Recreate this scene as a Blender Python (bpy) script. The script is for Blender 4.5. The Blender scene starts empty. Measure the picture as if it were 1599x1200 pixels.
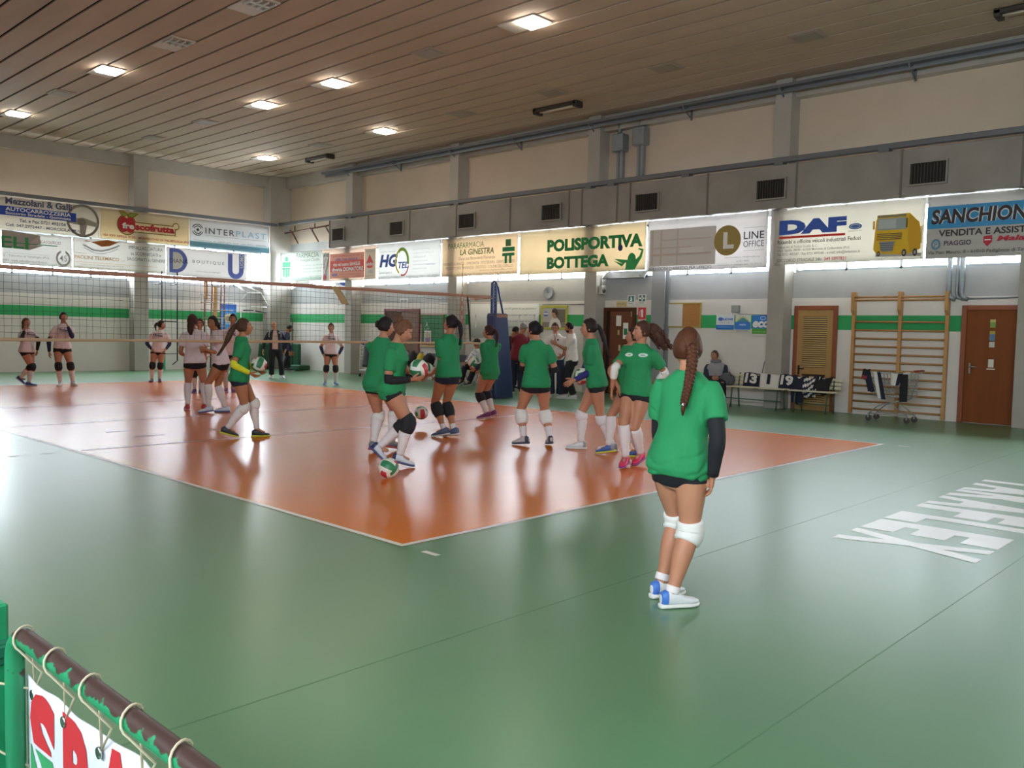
import bpy, bmesh, math, random
from mathutils import Vector, Matrix, noise
from mathutils.geometry import tessellate_polygon
from mathutils.bvhtree import BVHTree
random.seed(7)
SC = bpy.context.scene
COL = SC.collection
V = Vector

# ------------------------------------------------------------------ camera
cam_d = bpy.data.cameras.new('camera'); cam = bpy.data.objects.new('camera', cam_d); COL.objects.link(cam)
YAW, PIT, ROL, FPX = .755844, -.0598608, .0216092, 1350.0
fw = V((math.cos(YAW)*math.cos(PIT), math.sin(YAW)*math.cos(PIT), math.sin(PIT)))
rt = V((math.sin(YAW), -math.cos(YAW), 0)); up = rt.cross(fw)
r2 = math.cos(ROL)*rt + math.sin(ROL)*up; u2 = -math.sin(ROL)*rt + math.cos(ROL)*up
M = Matrix.Identity(4)
for i in range(3):
    M[i][0], M[i][1], M[i][2] = r2[i], u2[i], -fw[i]
M.translation = V((-3.81076, -4.61168, 1.50768))
cam.matrix_world = M
cam_d.sensor_fit = 'HORIZONTAL'; cam_d.sensor_width = 36.0; cam_d.lens = FPX*36.0/1599.0
cam_d.clip_start = .05; cam_d.clip_end = 200
SC.camera = cam

# ------------------------------------------------------------------ world, exposure
world = bpy.data.worlds.new('overcast_sky'); SC.world = world; world.use_nodes = True
bg = world.node_tree.nodes['Background']
bg.inputs[0].default_value = (.86, .93, 1.0, 1); bg.inputs[1].default_value = 25.0
SC.view_settings.view_transform = 'Standard'; SC.view_settings.look = 'None'
SC.view_settings.gamma = 1.0; SC.view_settings.use_curve_mapping = False
SC.view_settings.exposure = 0.43
LAMP_GLOW = 34.0
SC.cycles.max_bounces = 8; SC.cycles.diffuse_bounces = 5; SC.cycles.glossy_bounces = 3
SC.cycles.transparent_max_bounces = 16; SC.cycles.sample_clamp_indirect = 4.0
SC.cycles.use_denoising = True

def portal(name, loc, rot, sx, sy):
    l = bpy.data.lights.new(name, 'AREA'); l.shape = 'RECTANGLE'; l.size = sx; l.size_y = sy
    l.cycles.is_portal = True
    o = bpy.data.objects.new(name, l); o.location = loc; o.rotation_euler = rot; COL.objects.link(o)
WX, WY, WL, WB, CZ = 13.8, 23.8, -6.5, -9.5, 6.92      # inner faces of the walls, ceiling height
WZ0, WZ1 = 2.92, 4.2                                    # window strip
H2 = math.pi/2
portal('daylight_portal_a', (WX+.2, 7.2, 3.56), (0, H2, 0), WZ1-WZ0, 33.0)
portal('daylight_portal_b', (8.4, WY+.2, 3.56), (-H2, 0, 0), 10.0, WZ1-WZ0)
portal('daylight_portal_c', (WL-.2, -4.75, 3.56), (0, -H2, 0), WZ1-WZ0, 9.5)

# ------------------------------------------------------------------ materials
def lin(c):
    if isinstance(c, str):
        c = tuple(int(c[i:i+2], 16)/255 for i in (0, 2, 4))
    return tuple((x/12.92 if x <= .04045 else ((x+.055)/1.055)**2.4) for x in c) + (1,)
MATS = {}
def mat(name, col, rough=.6, metal=0, var=0, scale=8, bump=0, bscale=None, emit=0, spec=.5, trans=0, stretch=None):
    if name in MATS: return MATS[name]
    m = bpy.data.materials.new(name); m.use_nodes = True; MATS[name] = m
    nt = m.node_tree; N = nt.nodes; L = nt.links
    b = N['Principled BSDF']; c = lin(col)
    b.inputs['Base Color'].default_value = c; b.inputs['Roughness'].default_value = rough
    b.inputs['Metallic'].default_value = metal; b.inputs['Specular IOR Level'].default_value = spec
    if emit:
        b.inputs['Emission Color'].default_value = c; b.inputs['Emission Strength'].default_value = emit
    if var or bump:
        tc = N.new('ShaderNodeTexCoord'); mp = N.new('ShaderNodeMapping')
        L.new(tc.outputs['Object'], mp.inputs[0])
        if stretch: mp.inputs['Scale'].default_value = stretch
    if var:
        nz = N.new('ShaderNodeTexNoise'); nz.inputs['Scale'].default_value = scale; nz.inputs['Detail'].default_value = 5
        L.new(mp.outputs[0], nz.inputs['Vector'])
        rp = N.new('ShaderNodeValToRGB'); L.new(nz.outputs[0], rp.inputs[0])
        rp.color_ramp.elements[0].position = .3; rp.color_ramp.elements[1].position = .7
        rp.color_ramp.elements[0].color = tuple(x*(1-var) for x in c[:3])+(1,)
        rp.color_ramp.elements[1].color = tuple(min(1, x*(1+var)) for x in c[:3])+(1,)
        L.new(rp.outputs[0], b.inputs['Base Color'])
    if bump:
        n2 = N.new('ShaderNodeTexNoise'); n2.inputs['Scale'].default_value = bscale or scale; n2.inputs['Detail'].default_value = 4
        L.new(mp.outputs[0], n2.inputs['Vector'])
        bp = N.new('ShaderNodeBump'); bp.inputs['Strength'].default_value = bump; bp.inputs['Distance'].default_value = .02
        L.new(n2.outputs[0], bp.inputs['Height']); L.new(bp.outputs[0], b.inputs['Normal'])
    if trans:
        tr = N.new('ShaderNodeBsdfTranslucent'); mx = N.new('ShaderNodeMixShader'); mx.inputs[0].default_value = trans
        tr.inputs[0].default_value = c
        if var: L.new(rp.outputs[0], tr.inputs[0])
        L.new(b.outputs[0], mx.inputs[1]); L.new(tr.outputs[0], mx.inputs[2])
        L.new(mx.outputs[0], N['Material Output'].inputs[0])
    return m
def pane_mat():
    m = bpy.data.materials.new('window_glass'); m.use_nodes = True; N = m.node_tree.nodes; L = m.node_tree.links
    N.remove(N['Principled BSDF'])
    t = N.new('ShaderNodeBsdfTransparent'); t.inputs[0].default_value = (.93, .96, .96, 1)
    g = N.new('ShaderNodeBsdfGlossy'); g.inputs['Roughness'].default_value = .02
    fr = N.new('ShaderNodeFresnel'); fr.inputs[0].default_value = 1.25; mx = N.new('ShaderNodeMixShader')
    L.new(fr.outputs[0], mx.inputs[0]); L.new(t.outputs[0], mx.inputs[1]); L.new(g.outputs[0], mx.inputs[2])
    L.new(mx.outputs[0], N['Material Output'].inputs[0]); return m

# ------------------------------------------------------------------ mesh builder
class MB:
    def __init__(s): s.v = []; s.f = []; s.m = []; s.sm = []; s.mats = []
    def mi(s, m):
        if m not in s.mats: s.mats.append(m)
        return s.mats.index(m)
    def add(s, vs, fs, m, smooth=False):
        o = len(s.v); k = s.mi(m); s.v += [tuple(x) for x in vs]
        for f in fs: s.f.append([i+o for i in f]); s.m.append(k); s.sm.append(smooth)
        return s
    def box(s, a, b, m, bev=0):
        x0, y0, z0 = [min(a[i], b[i]) for i in range(3)]; x1, y1, z1 = [max(a[i], b[i]) for i in range(3)]
        return s.obox(V(((x0+x1)/2, (y0+y1)/2, (z0+z1)/2)), V((1,0,0)), V((0,1,0)), V((0,0,1)), ((x1-x0)/2, (y1-y0)/2, (z1-z0)/2), m, bev)
    def obox(s, c, ax, ay, az, h, m, bev=0):
        c = V(c)
        if bev <= 0:
            vs = [c+ax*h[0]*i+ay*h[1]*j+az*h[2]*k for k in (-1,1) for j in (-1,1) for i in (-1,1)]
            return s.add(vs, [(0,2,3,1),(4,5,7,6),(0,1,5,4),(2,6,7,3),(0,4,6,2),(1,3,7,5)], m)
        bev = min(bev, *[x*.9 for x in h]); P = []
        for k in (-1,1):
            for j in (-1,1):
                for i in (-1,1):
                    for q in range(3):
                        d = [h[0]-bev, h[1]-bev, h[2]-bev]; d[q] = h[q]
                        P.append(c+ax*d[0]*i+ay*d[1]*j+az*d[2]*k)
        bm = bmesh.new(); [bm.verts.new(p) for p in P]
        bmesh.ops.convex_hull(bm, input=bm.verts); bm.verts.index_update()
        vs = [v.co.copy() for v in bm.verts]; fs = [[v.index for v in f.verts] for f in bm.faces]; bm.free()
        return s.add(vs, fs, m)
    def loft(s, rings, m, smooth=True, cap=True, close=False):
        n = len(rings[0]); vs = [p for r in rings for p in r]; fs = []
        R = len(rings)
        for a in range(R if close else R-1):
            b = (a+1) % R
            for i in range(n):
                j = (i+1) % n; fs.append((a*n+i, a*n+j, b*n+j, b*n+i))
        if cap and not close:
            fs.append(tuple(reversed(range(n)))); fs.append(tuple(range((R-1)*n, R*n)))
        return s.add(vs, fs, m, smooth)
    def tube(s, pts, r, m, n=8, smooth=True, cap=True, close=False, up=None, flat=1.0):
        pts = [V(p) for p in pts]; k = len(pts); rr = r if isinstance(r, (list, tuple)) else [r]*k
        rings = []; prev = None
        for i, p in enumerate(pts):
            if close: t = pts[(i+1) % k]-pts[i-1]
            else: t = pts[min(i+1, k-1)]-pts[max(i-1, 0)]
            if t.length < 1e-9: t = V((0,0,1))
            t.normalize()
            if prev is None:
                a = V(up) if up else (V((0,0,1)) if abs(t.z) < .9 else V((1,0,0)))
                a = (a-t*a.dot(t)).normalized()
            else: a = (prev-t*prev.dot(t)).normalized()
            prev = a; b = t.cross(a)
            rings.append([p+(a*math.cos(2*math.pi*j/n)*flat+b*math.sin(2*math.pi*j/n))*rr[i] for j in range(n)])
        return s.loft(rings, m, smooth, cap, close)
    def ball(s, c, r, m, nu=16, nv=10, sc=(1,1,1), rot=None):
        c = V(c); rings = []
        for i in range(nv+1):
            t = -math.pi/2+math.pi*i/nv; t = max(min(t, 1.5), -1.5)
            ring = []
            for j in range(nu):
                a = 2*math.pi*j/nu
                q = V((math.cos(t)*math.cos(a)*sc[0], math.cos(t)*math.sin(a)*sc[1], math.sin(t)*sc[2]))*r
                ring.append(c+(rot @ q if rot else q))
            rings.append(ring)
        return s.loft(rings, m)
    def lathe(s, c, prof, m, n=16, ax=(0,0,1)):
        ax = V(ax); a = ax.orthogonal().normalized(); b = ax.cross(a); c = V(c)
        return s.loft([[c+ax*z+(a*math.cos(2*math.pi*j/n)+b*math.sin(2*math.pi*j/n))*max(r, 1e-4) for j in range(n)] for r, z in prof], m)
    def poly(s, pts, m):
        tr = tessellate_polygon([[V(p) for p in pts]])
        return s.add(pts, tr, m)
    def mesh(s, name):
        me = bpy.data.meshes.new(name); me.from_pydata(s.v, [], s.f)
        for m in s.mats: me.materials.append(m)
        me.polygons.foreach_set('material_index', s.m); me.polygons.foreach_set('use_smooth', s.sm); me.update()
        return me
    def obj(s, name, parent=None, origin=None, label=None, cat=None, group=None, kind=None):
        me = s.mesh(name)
        o = bpy.data.objects.new(name, me); COL.objects.link(o)
        if origin is not None:
            me.transform(Matrix.Translation(-V(origin))); o.location = origin
        if parent:
            o.parent = parent
            if origin is None: o.matrix_parent_inverse = Matrix.Identity(4)
            pw = wloc(parent)
            o.location = (V(origin) if origin is not None else V((0,0,0)))-pw
        return tag(o, label, cat, group, kind)
def wloc(o):
    p = V(o.location)
    while o.parent: o = o.parent; p += V(o.location)
    return p
def tag(o, label=None, cat=None, group=None, kind=None):
    for k, v in (('label', label), ('category', cat), ('group', group), ('kind', kind)):
        if v: o[k] = v
    return o
def thing(name, loc, label, cat, group=None, kind=None):
    o = bpy.data.objects.new(name, None); COL.objects.link(o); o.location = loc; o.empty_display_size = .1
    return tag(o, label, cat, group, kind)
def copy_tree(o, delta, parent=None):
    c = o.copy(); COL.objects.link(c)
    if parent: c.parent = parent
    else: c.location = V(o.location)+V(delta)
    for ch in list(o.children): copy_tree(ch, delta, c)
    return c

# ------------------------------------------------------------------ text and flat printing
_TX = {}
def text_geo(txt, bold=0.0, shear=0.0, space=1.0):
    k = (txt, bold, shear, space)
    if k in _TX: return _TX[k]
    cu = bpy.data.curves.new('t', 'FONT'); cu.body = txt; cu.resolution_u = 3; cu.offset = bold; cu.shear = shear; cu.space_character = space
    ob = bpy.data.objects.new('t', cu); COL.objects.link(ob)
    dg = bpy.context.evaluated_depsgraph_get(); me = bpy.data.meshes.new_from_object(ob.evaluated_get(dg))
    vs = [v.co.copy() for v in me.vertices]; fs = [list(p.vertices) for p in me.polygons]
    bpy.data.objects.remove(ob); bpy.data.curves.remove(cu); bpy.data.meshes.remove(me)
    x0 = min(v.x for v in vs); x1 = max(v.x for v in vs); y0 = min(v.y for v in vs); y1 = max(v.y for v in vs)
    vs = [((v.x-x0)/(x1-x0), (v.y-y0)/(y1-y0)) for v in vs]
    _TX[k] = (vs, fs, (x1-x0)/(y1-y0)); return _TX[k]
class Print:
    """flat artwork on a surface: F(s, t, o) gives the world point s along, t up, o out of the surface"""
    def __init__(s, F): s.F = F; s.b = MB(); s.k = 0; s.step = .1
    def lay(s): s.k += 1; return .003*s.k
    def rect(s, a, b, c, d, m):
        o = s.lay(); n = max(1, int(abs(c-a)/s.step)); vs = []
        for i in range(n+1):
            x = a+(c-a)*i/n; vs += [s.F(x, b, o), s.F(x, d, o)]
        s.b.add(vs, [(2*i, 2*i+2, 2*i+3, 2*i+1) for i in range(n)], m); return s
    def poly(s, pts, m):
        o = s.lay(); s.b.poly([s.F(x, y, o) for x, y in pts], m); return s
    def ell(s, cx, cy, rx, ry, m, n=28, a0=0, a1=360):
        pts = [(cx+rx*math.cos(math.radians(a0+(a1-a0)*i/n)), cy+ry*math.sin(math.radians(a0+(a1-a0)*i/n))) for i in range(n if a1-a0 >= 360 else n+1)]
        return s.poly(pts, m)
    def ring(s, cx, cy, rx, ry, w, m, n=32, a0=0, a1=360):
        o = s.lay(); vs = []
        for i in range(n+1):
            a = math.radians(a0+(a1-a0)*i/n); c, q = math.cos(a), math.sin(a)
            vs += [s.F(cx+rx*c, cy+ry*q, o), s.F(cx+(rx-w)*c, cy+(ry-w)*q, o)]
        s.b.add(vs, [(2*i, 2*i+2, 2*i+3, 2*i+1) for i in range(n)], m); return s
    def line(s, pts, w, m):
        o = s.lay(); vs = []
        for i, p in enumerate(pts):
            a = pts[max(i-1, 0)]; c = pts[min(i+1, len(pts)-1)]; dx, dy = c[0]-a[0], c[1]-a[1]; l = math.hypot(dx, dy) or 1
            nx, ny = -dy/l*w/2, dx/l*w/2
            vs += [s.F(p[0]+nx, p[1]+ny, o), s.F(p[0]-nx, p[1]-ny, o)]
        s.b.add(vs, [(2*i, 2*i+1, 2*i+3, 2*i+2) for i in range(len(pts)-1)], m); return s
    def text(s, txt, x0, y0, x1, y1, m, bold=0.0, shear=0.0, space=1.0, split=None, arch=0):
        vs, fs, asp = text_geo(txt, bold, shear, space); o = s.lay()
        if x1 is None: x1 = x0+(y1-y0)*asp
        P = [(x0+(x1-x0)*a, y0+(y1-y0)*b) for a, b in vs]
        s.b.add([s.F(a, b, o) for a, b in P], fs, m); return s

# colours
WHITE = mat('plaster_white', 'dcd6cf', .85, var=.05, scale=1.2, bump=.08, bscale=40)
PLASTER_DIM = mat('plaster_upper', 'c3b3a0', .9, var=.04, scale=1.5)  # upper wall gets little light; that shade is put into its tan
GREY = mat('concrete_grey', 'a8a7a6', .85, var=.07, scale=2, bump=.1, bscale=30)
PIL = mat('concrete_pillar', 'a9a39b', .85, var=.06, scale=2)
STRIPE = mat('stripe_green', '2a9a58', .7, var=.04, scale=2)
PLANK = mat('ceiling_plank', 'bba896', .75, var=.06, scale=3, stretch=(1, .2, 1))
DARK = mat('dark_gap', '1d1715', .95)
DUCT = mat('duct_sheet', '8f8983', .6, var=.12, scale=1.6, spec=.3)
STEEL = mat('galvanised_steel', '8c9297', .45, metal=.4, var=.1, scale=6)
WOODR = mat('door_redwood', '7c431c', .65, spec=.25, var=.12, scale=5, stretch=(1, 1, .12))
WOODD = mat('door_dark', '4f2a12', .6, spec=.3, var=.15, scale=5, stretch=(1, 1, .12))
OAK = mat('door_oak', 'a8824f', .5, var=.1, scale=6, stretch=(1, 1, .12))
BEECH = mat('beech', 'b98a55', .45, var=.1, scale=8, stretch=(1, 1, .2))
BLACK = mat('black', '141416', .6)
PW = mat('print_white', 'eceae6', .7)
CHROME = mat('chrome', 'b8bcc0', .25, metal=1)
ALU = mat('alu_frame', '9aa1a6', .4, metal=.6)
def pc(h): return mat('print_'+h, h, .75)

# ------------------------------------------------------------------ the room
def court_floor():
    m = mat('floor_vinyl', '567f5b', .3, var=.05, scale=.8, spec=.9)
    MB().add([(WL,WB,0),(WX+.2,WB,0),(WX+.2,WY+.2,0),(WL,WY+.2,0)], [(0,1,2,3)], m).obj('floor', kind='structure')
    mo = mat('court_vinyl', 'd86f0e', .25, var=.05, scale=.9, spec=.4)
    MB().add([(0,0,.0015),(9,0,.0015),(9,18,.0015),(0,18,.0015)], [(0,1,2,3)], mo).obj('floor_court', kind='structure')
    lm = mat('line_paint', 'ddd6cc', .3); lf = mat('line_worn', 'cf9d78', .28); b = MB()
    def q(x0, y0, x1, y1, m=lm, z=.003): b.add([(x0,y0,z),(x1,y0,z),(x1,y1,z),(x0,y1,z)], [(0,1,2,3)], m)
    q(0,0,.05,18); q(8.95,0,9,18); q(.05,0,8.95,.05); q(.05,17.95,8.95,18)
    for y in (6, 8.975, 12): q(.05, y, 8.95, y+.05, lf)
    q(.05, 6, 1.6, 6.05, lm, .004)
    for k in range(5):
        for y in (6, 12): q(-.2-.35*k, y, -.35-.35*k, y+.05); q(9.2+.35*k, y, 9.35+.35*k, y+.05)
    for x in (0, 8.95): q(x, -.35, x+.05, -.2)
    # scuffed remains of older tape near the attack line
    for x0, y0, x1, y1 in ((1.0, 7.6, 1.3, 7.64), (1.1, 6.9, 1.5, 6.94), (2.3, 6.4, 2.33, 7.2)): q(x0, y0, x1, y1)
    b.obj('floor_lines', kind='structure')
    sm = mat('floor_seam', '527c58', .35); b = MB()
    for y in (-1.55, -3.12, -4.7): b.box((-6, y-.003, .0005), (WX, y+.003, .0012), sm)
    b.obj('floor_seams', kind='structure')
    P = Print(lambda s, t, o: V((6.8-s, -1.94-t, .002+.0*o)))
    x = 0.0
    mw = mat('floor_letter_white', 'e9e9e6', .3)
    for ch, w, adv in (('T',.46,.48),('A',.56,.58),('R',.47,.52),('A',.56,.6),('F',.44,.53),('L',.42,.48),('E',.46,.51),('X',.5,.5)):
        P.text(ch, x+.0, 0, x+w, 1.0, mw, bold=.06); x += adv
    SX = x
    o = P.b.obj('floor_lettering', kind='structure')
court_floor()

def wall_layers(b, F, s0, s1, win=True):
    """F(s, z, o): box corners; layered wall: white, green stripe, white, concrete, window strip, plaster"""
    def bx(z0, z1, o, m, a=s0, c=s1): b.box(F(a, z0, o), F(c, z1, -.3), m)
    bx(0, 1.70, 0, WHITE); bx(1.70, 2.0, .003, STRIPE); bx(2.0, 2.36, 0, WHITE); bx(2.36, WZ0, -.03, GREY)
    if not win: bx(WZ0, WZ1, 0, WHITE)
    if win == 2: b.box(F(-.05, WZ0, 0), F(s1, WZ1, -.3), WHITE)  # unseen stretch of the left wall, filled in to cut the daylight
    if win == 3: b.box(F(s0, WZ0, 0), F(3.4, WZ1, -.3), WHITE)  # unseen far wall stretch, closed off to stop window glare on the floor
    bx(WZ1, 4.55, -.03, GREY); bx(4.55, CZ+.1, 0, PLASTER_DIM)
FR = lambda s, z, o: V((WX-o, s, z))
FL = lambda s, z, o: V((s, WY-o, z))
FN = lambda s, z, o: V((WL+o, s, z))
FB = lambda s, z, o: V((s, WB+o, z))
for nm, F, a, c in (('wall_right', FR, WB-.3, WY+.3), ('wall_far', FL, WL-.3, WX), ('wall_left', FN, WB-.3, WY+.3), ('wall_back', FB, WL-.3, WX)):
    b = MB(); wall_layers(b, F, a, c, 0 if nm == 'wall_back' else 2 if nm == 'wall_left' else 3 if nm == 'wall_far' else 1); b.obj(nm, kind='structure')

def pillars():
    def pl(x0, y0, x1, y1, z1=CZ, m=PIL):
        MB().box((x0,y0,0), (x1,y1,z1), m, .01).obj('pillar', origin=((x0+x1)/2,(y0+y1)/2,0), kind='structure')
    for y in (-6.0, -.95, 3.80, 8.80, 13.92, 19.0): pl(13.4, y, 13.85, y+.37)
    for x in (-1.9, 3.1, 8.12): pl(x, 23.4, x+.47, 23.85)
    pl(12.97, 23.3, 13.85, 23.85)
    st = mat('steel_paint', '919294', .5)
    b = MB(); b.box((13.56,6.88,0), (13.6,7.24,3.2), st).box((13.76,6.88,0), (13.8,7.24,3.2), st).box((13.6,7.04,0), (13.76,7.08,3.2), st)
    b.obj('pillar', origin=(13.68,7.06,0), kind='structure')
    MB().box((13.58,WB,6.54), (13.85,WY,CZ), PIL).obj('beam', kind='structure')
    MB().box((WL,23.58,6.54), (13.57,23.85,CZ), PIL).obj('beam', kind='structure')
pillars()

GL = pane_mat()
def windows():
    n = 1
    bays = [(FR, a, c) for a, c in ((-9.4,-6.05),(-5.6,-1.0),(-.55,3.78),(4.19,8.78),(9.19,13.9),(14.31,18.98),(19.39,23.28))]
    bays += [(FL, a, c) for a, c in ((3.6,8.1),(8.61,12.95))]
    bays += [(FN, -9.4+4.7*k, -4.8+4.7*k) for k in range(2)]  # windows of the unseen left wall, kept few to limit daylight
    for F, a, c in bays:
        b = MB(); k = max(2, round((c-a)/1.15))
        def bx(s0, z0, s1, z1, o0=-.1, o1=-.16): b.box(F(s0,z0,o0), F(s1,z1,o1), ALU)
        bx(a, WZ0, c, WZ0+.05); bx(a, WZ1-.05, c, WZ1)
        for i in range(k+1):
            s = a+(c-a)*i/k; bx(s-.025, WZ0, s+.025, WZ1)
        o = b.obj(f'window_{n}', kind='structure')
        g = MB(); g.add([F(a,WZ0+.04,-.13),F(c,WZ0+.04,-.13),F(c,WZ1-.04,-.13),F(a,WZ1-.04,-.13)], [(0,1,2,3)], GL); g.obj('pane', o)
        n += 1
windows()

def ceiling():
    b = MB(); b.box((WL-.3,WB-.3,CZ+.03), (WX+.2,WY+.3,CZ+.2), DARK)
    x = 4.76-.517*22
    while x < WX:
        b.box((max(x+.028, WL), WB, CZ), (min(x+.489, WX), WY, CZ+.03), PLANK); x += .517
    b.obj('ceiling', kind='structure')
ceiling()

# ------------------------------------------------------------------ banners
def wave(s, t, ph=0):
    return 0.007*math.sin(2.1*s+ph+.8*math.sin(1.5*t))
def banner(F, s0, t0, w, h, col, label, art, ph, name='advertising_banner', group='sponsor banners hung under the windows', trans=.3, var=.04, sag=.02, cord=0):
    m = mat('banner_'+col, col, .6, var=var, scale=1.3, trans=trans, spec=.3)
    G = lambda s, t, o: F(s0+s, t0+t, o+wave(s, t, ph)+.012)
    GP = lambda s, t, o: F(s0+s, t0+t, o+wave(s, t, ph)+.016)
    b = MB(); nx, nt = 36, 8
    def top(s): return h-sag*abs(math.sin(math.pi*s/w*4))**.8*1.0
    def grid(o): return [[G(w*i/nx, top(w*i/nx)*j/nt, o) for i in range(nx+1)] for j in range(nt+1)]
    A = grid(0); Bk = grid(-.004); vs = [p for r in A for p in r]+[p for r in Bk for p in r]; n1 = nx+1; off = n1*(nt+1); fs = []
    for j in range(nt):
        for i in range(nx):
            a = j*n1+i; fs.append((a, a+1, a+n1+1, a+n1)); fs.append((off+a, off+a+n1, off+a+n1+1, off+a+1))
    for i in range(nx):
        fs.append((i, off+i, off+i+1, i+1)); a = nt*n1+i; fs.append((a, a+1, off+a+1, off+a))
    for j in range(nt):
        a = j*n1; fs.append((a, a+n1, off+a+n1, off+a)); a = j*n1+nx; fs.append((a, off+a, off+a+n1, a+n1))
    b.add(vs, fs, m, True)
    o = b.obj(name, origin=F(s0+w/2, t0, 0), label=label, cat='banner', group=group)
    P = Print(GP); art(P); P.b.obj('print', o)
    em = mat('eyelet', 'c2c0ba', .4, metal=.5)
    for i in range(5):
        s = .04+(w-.08)*i/4
        for t in (.04, top(s)-.03): e = MB(); e.ball(G(s, t, .002), .016, em, 8, 4, (.5, .5, 1)); e.obj('eyelet', o)
    if cord:
        for i in range(5):
            q = .04+(w-.08)*i/4; c = MB(); c.tube([G(q, top(q)-.03, -.01), F(s0+q, cord, .0)], .006, em, 5); c.obj('tie_cord', o)
    return o
BL = lambda s, t, o: V((s, 23.36-o, t))
BR = lambda s, t, o: V((13.34-o, -s, t))
GR = lambda: pc('8d8a86')
def fine(P, x0, x1, y, h, m, seed=0, txt=None):
    P.text(txt or 'montecchio di vallefoglia (pu) - tel. 0721 000000'[:int((x1-x0)/h*1.7)], x0, y, x1, y+h, m)

def art_mezz(P):
    blue = pc('2a3f86'); dk = pc('4b4f6e'); wg = pc('7d766d'); w2 = pc('9b948a')
    P.ring(2.5, .48, .48, .5, .075, wg, 40)
    P.poly([(2.22,.52),(2.5,.58),(2.95,.44),(2.92,.32),(2.62,.36),(2.56,.02),(2.42,.02),(2.4,.34),(2.1,.38),(2.1,.5)], w2)
    P.ell(2.46, .44, .13, .11, wg)
    P.rect(0, .42, 2.3, .68, pc('2046a8'))
    P.text('Mezzolani & Galli', .36, .74, 2.18, .94, dk, .03)
    P.text('AUTOCARROZZERIA', .36, .55, 2.15, .66, PW, .02)
    P.text('Soccorso Stradale - Gommista', .36, .45, 2.15, .53, PW, .02)
    P.text('Tel. e Fax 0721.493104', .72, .25, 2.0, .35, dk, .02)
    P.text('Cell. 347.2972447 - MORCIOLA (PU)', .36, .08, 2.4, .19, dk, .02)
def art_fresco(P):
    gold = pc('8a6a24'); cr = pc('e9d7b0'); red = pc('b5292e'); lg = pc('7f9a3a')
    P.ell(.82, .5, .31, .33, gold); P.rect(.8, .28, 2.42, .62, gold); P.ell(2.42, .6, .12, .12, gold)
    P.ell(.82, .5, .275, .295, cr); P.rect(.8, .31, 2.38, .585, cr); P.ell(2.42, .6, .085, .085, cr)
    P.poly([(.55,.93),(.68,.72),(.82,.78),(.86,.7),(1.02,.72),(1.2,.88),(.95,.9),(.84,.84),(.72,.92)], gold)
    P.poly([(.6,.9),(.7,.76),(.82,.8),(.76,.86)], lg); P.poly([(.86,.8),(.98,.75),(1.13,.86),(.96,.87)], lg)
    P.ell(.7, .5, .16, .25, red); P.ell(.92, .5, .16, .25, red); P.rect(.7, .3, .92, .7, red)
    P.text('frescofrutta', .66, .36, 2.36, .58, red, .05)
    P.text('fre', .66, .37, 1.04, .56, PW, .04)
    P.text('VIA XXV APRILE, 313/5 - MONTECCHIO DI VALLEFOGLIA (PU)', .06, .06, 2.86, .15, pc('a83a2a'), .03)
def art_inter(P):
    dk = pc('4a5058'); lb = pc('8fb2c8')
    P.rect(0, 0, 3.0, .17, pc('7fb4d0')); P.rect(0, .17, 3.0, .2, pc('a9cede'))
    for r in (.2, .14): 
        P.ring(.28, .58, r, r, .03, dk, 20, 20, 160); P.ring(.28, .58, r, r, .03, dk, 20, 200, 340)
    P.ell(.28, .58, .05, .05, dk)
    P.text('INTER', .55, .48, 1.62, .68, dk, .01, space=1.25); P.text('PLAST', 1.68, .48, 2.85, .68, lb, .01, space=1.25)
    P.rect(.55, .41, 2.85, .42, GR()); fine(P, .12, 2.85, .21, .05, pc('5a7a94')); fine(P, .3, 2.6, .07, .06, pc('4f86ad'))
def art_eli(P):
    g = pc('3f8f57'); tp = pc('a39b94')
    P.poly([(0,.98),(1.0,.9),(1.05,.86),(.75,.66),(.75,.6),(1.1,.6),(.72,.44),(.0,.5)], tp)
    P.poly([(1.0,.9),(1.05,.86),(.75,.66),(.75,.52),(1.05,.66)], pc('b7aca4'))
    P.text('ELI', -.02, .46, .7, .8, g, .02); P.rect(0, .61, 1.5, .635, g)
    P.text('SCATOLIFICIO', 1.0, .67, 1.6, .76, pc('a0645c'), .0)
    P.ring(1.66, .27, .21, .24, .06, pc('b9b7b5'), 30, 110, 430); P.text('45', 1.55, .18, 1.77, .36, pc('c4c2bf'), .01)
    P.rect(0, .32, 1.25, .325, GR()); P.text('72 - Talacchio di Vallefoglia (PU)', -.02, .2, 1.25, .28, GR()); P.text('0085  mail: info@scatolificio.it', -.02, .07, 1.2, .14, GR())
def art_paol(P):
    P.poly([(.3,.84),(.55,.84),(1.05,.95),(1.3,.9),(1.42,.93),(1.1,.76),(.85,.72),(.65,.8),(.4,.88)], pc('b06a2c'))
    P.line([(.3,.74),(.6,.6),(.85,.58),(1.1,.66),(1.4,.8)], .05, pc('c3cbd3')); P.line([(.32,.66),(.6,.52),(.88,.5),(1.12,.58),(1.36,.7)], .02, pc('aab4bf'))
    P.text('legno', .04, .46, .4, .51, pc('cfc4b2')); P.text('PAOLINI TELEMACO', .04, .3, 1.38, .41, pc('dcbb8e'), .02); P.text('srl', 1.44, .3, 1.56, .37, pc('dcbb8e'))
    dk = pc('55565a')
    P.text('IMPIALLACCIATURA', 1.68, .72, 2.78, .83, dk, .0); P.text('su SCORNICIATI e', 1.74, .54, 2.72, .64, dk); P.text('SAGOMATI in GENERE', 1.62, .36, 2.86, .46, dk)
    P.rect(.04, .2, 2.6, .21, pc('d6b06a')); fine(P, .2, 1.5, .11, .05, pc('a98b56')); P.rect(0, .05, 2.6, .06, pc('d6b06a'))
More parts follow.
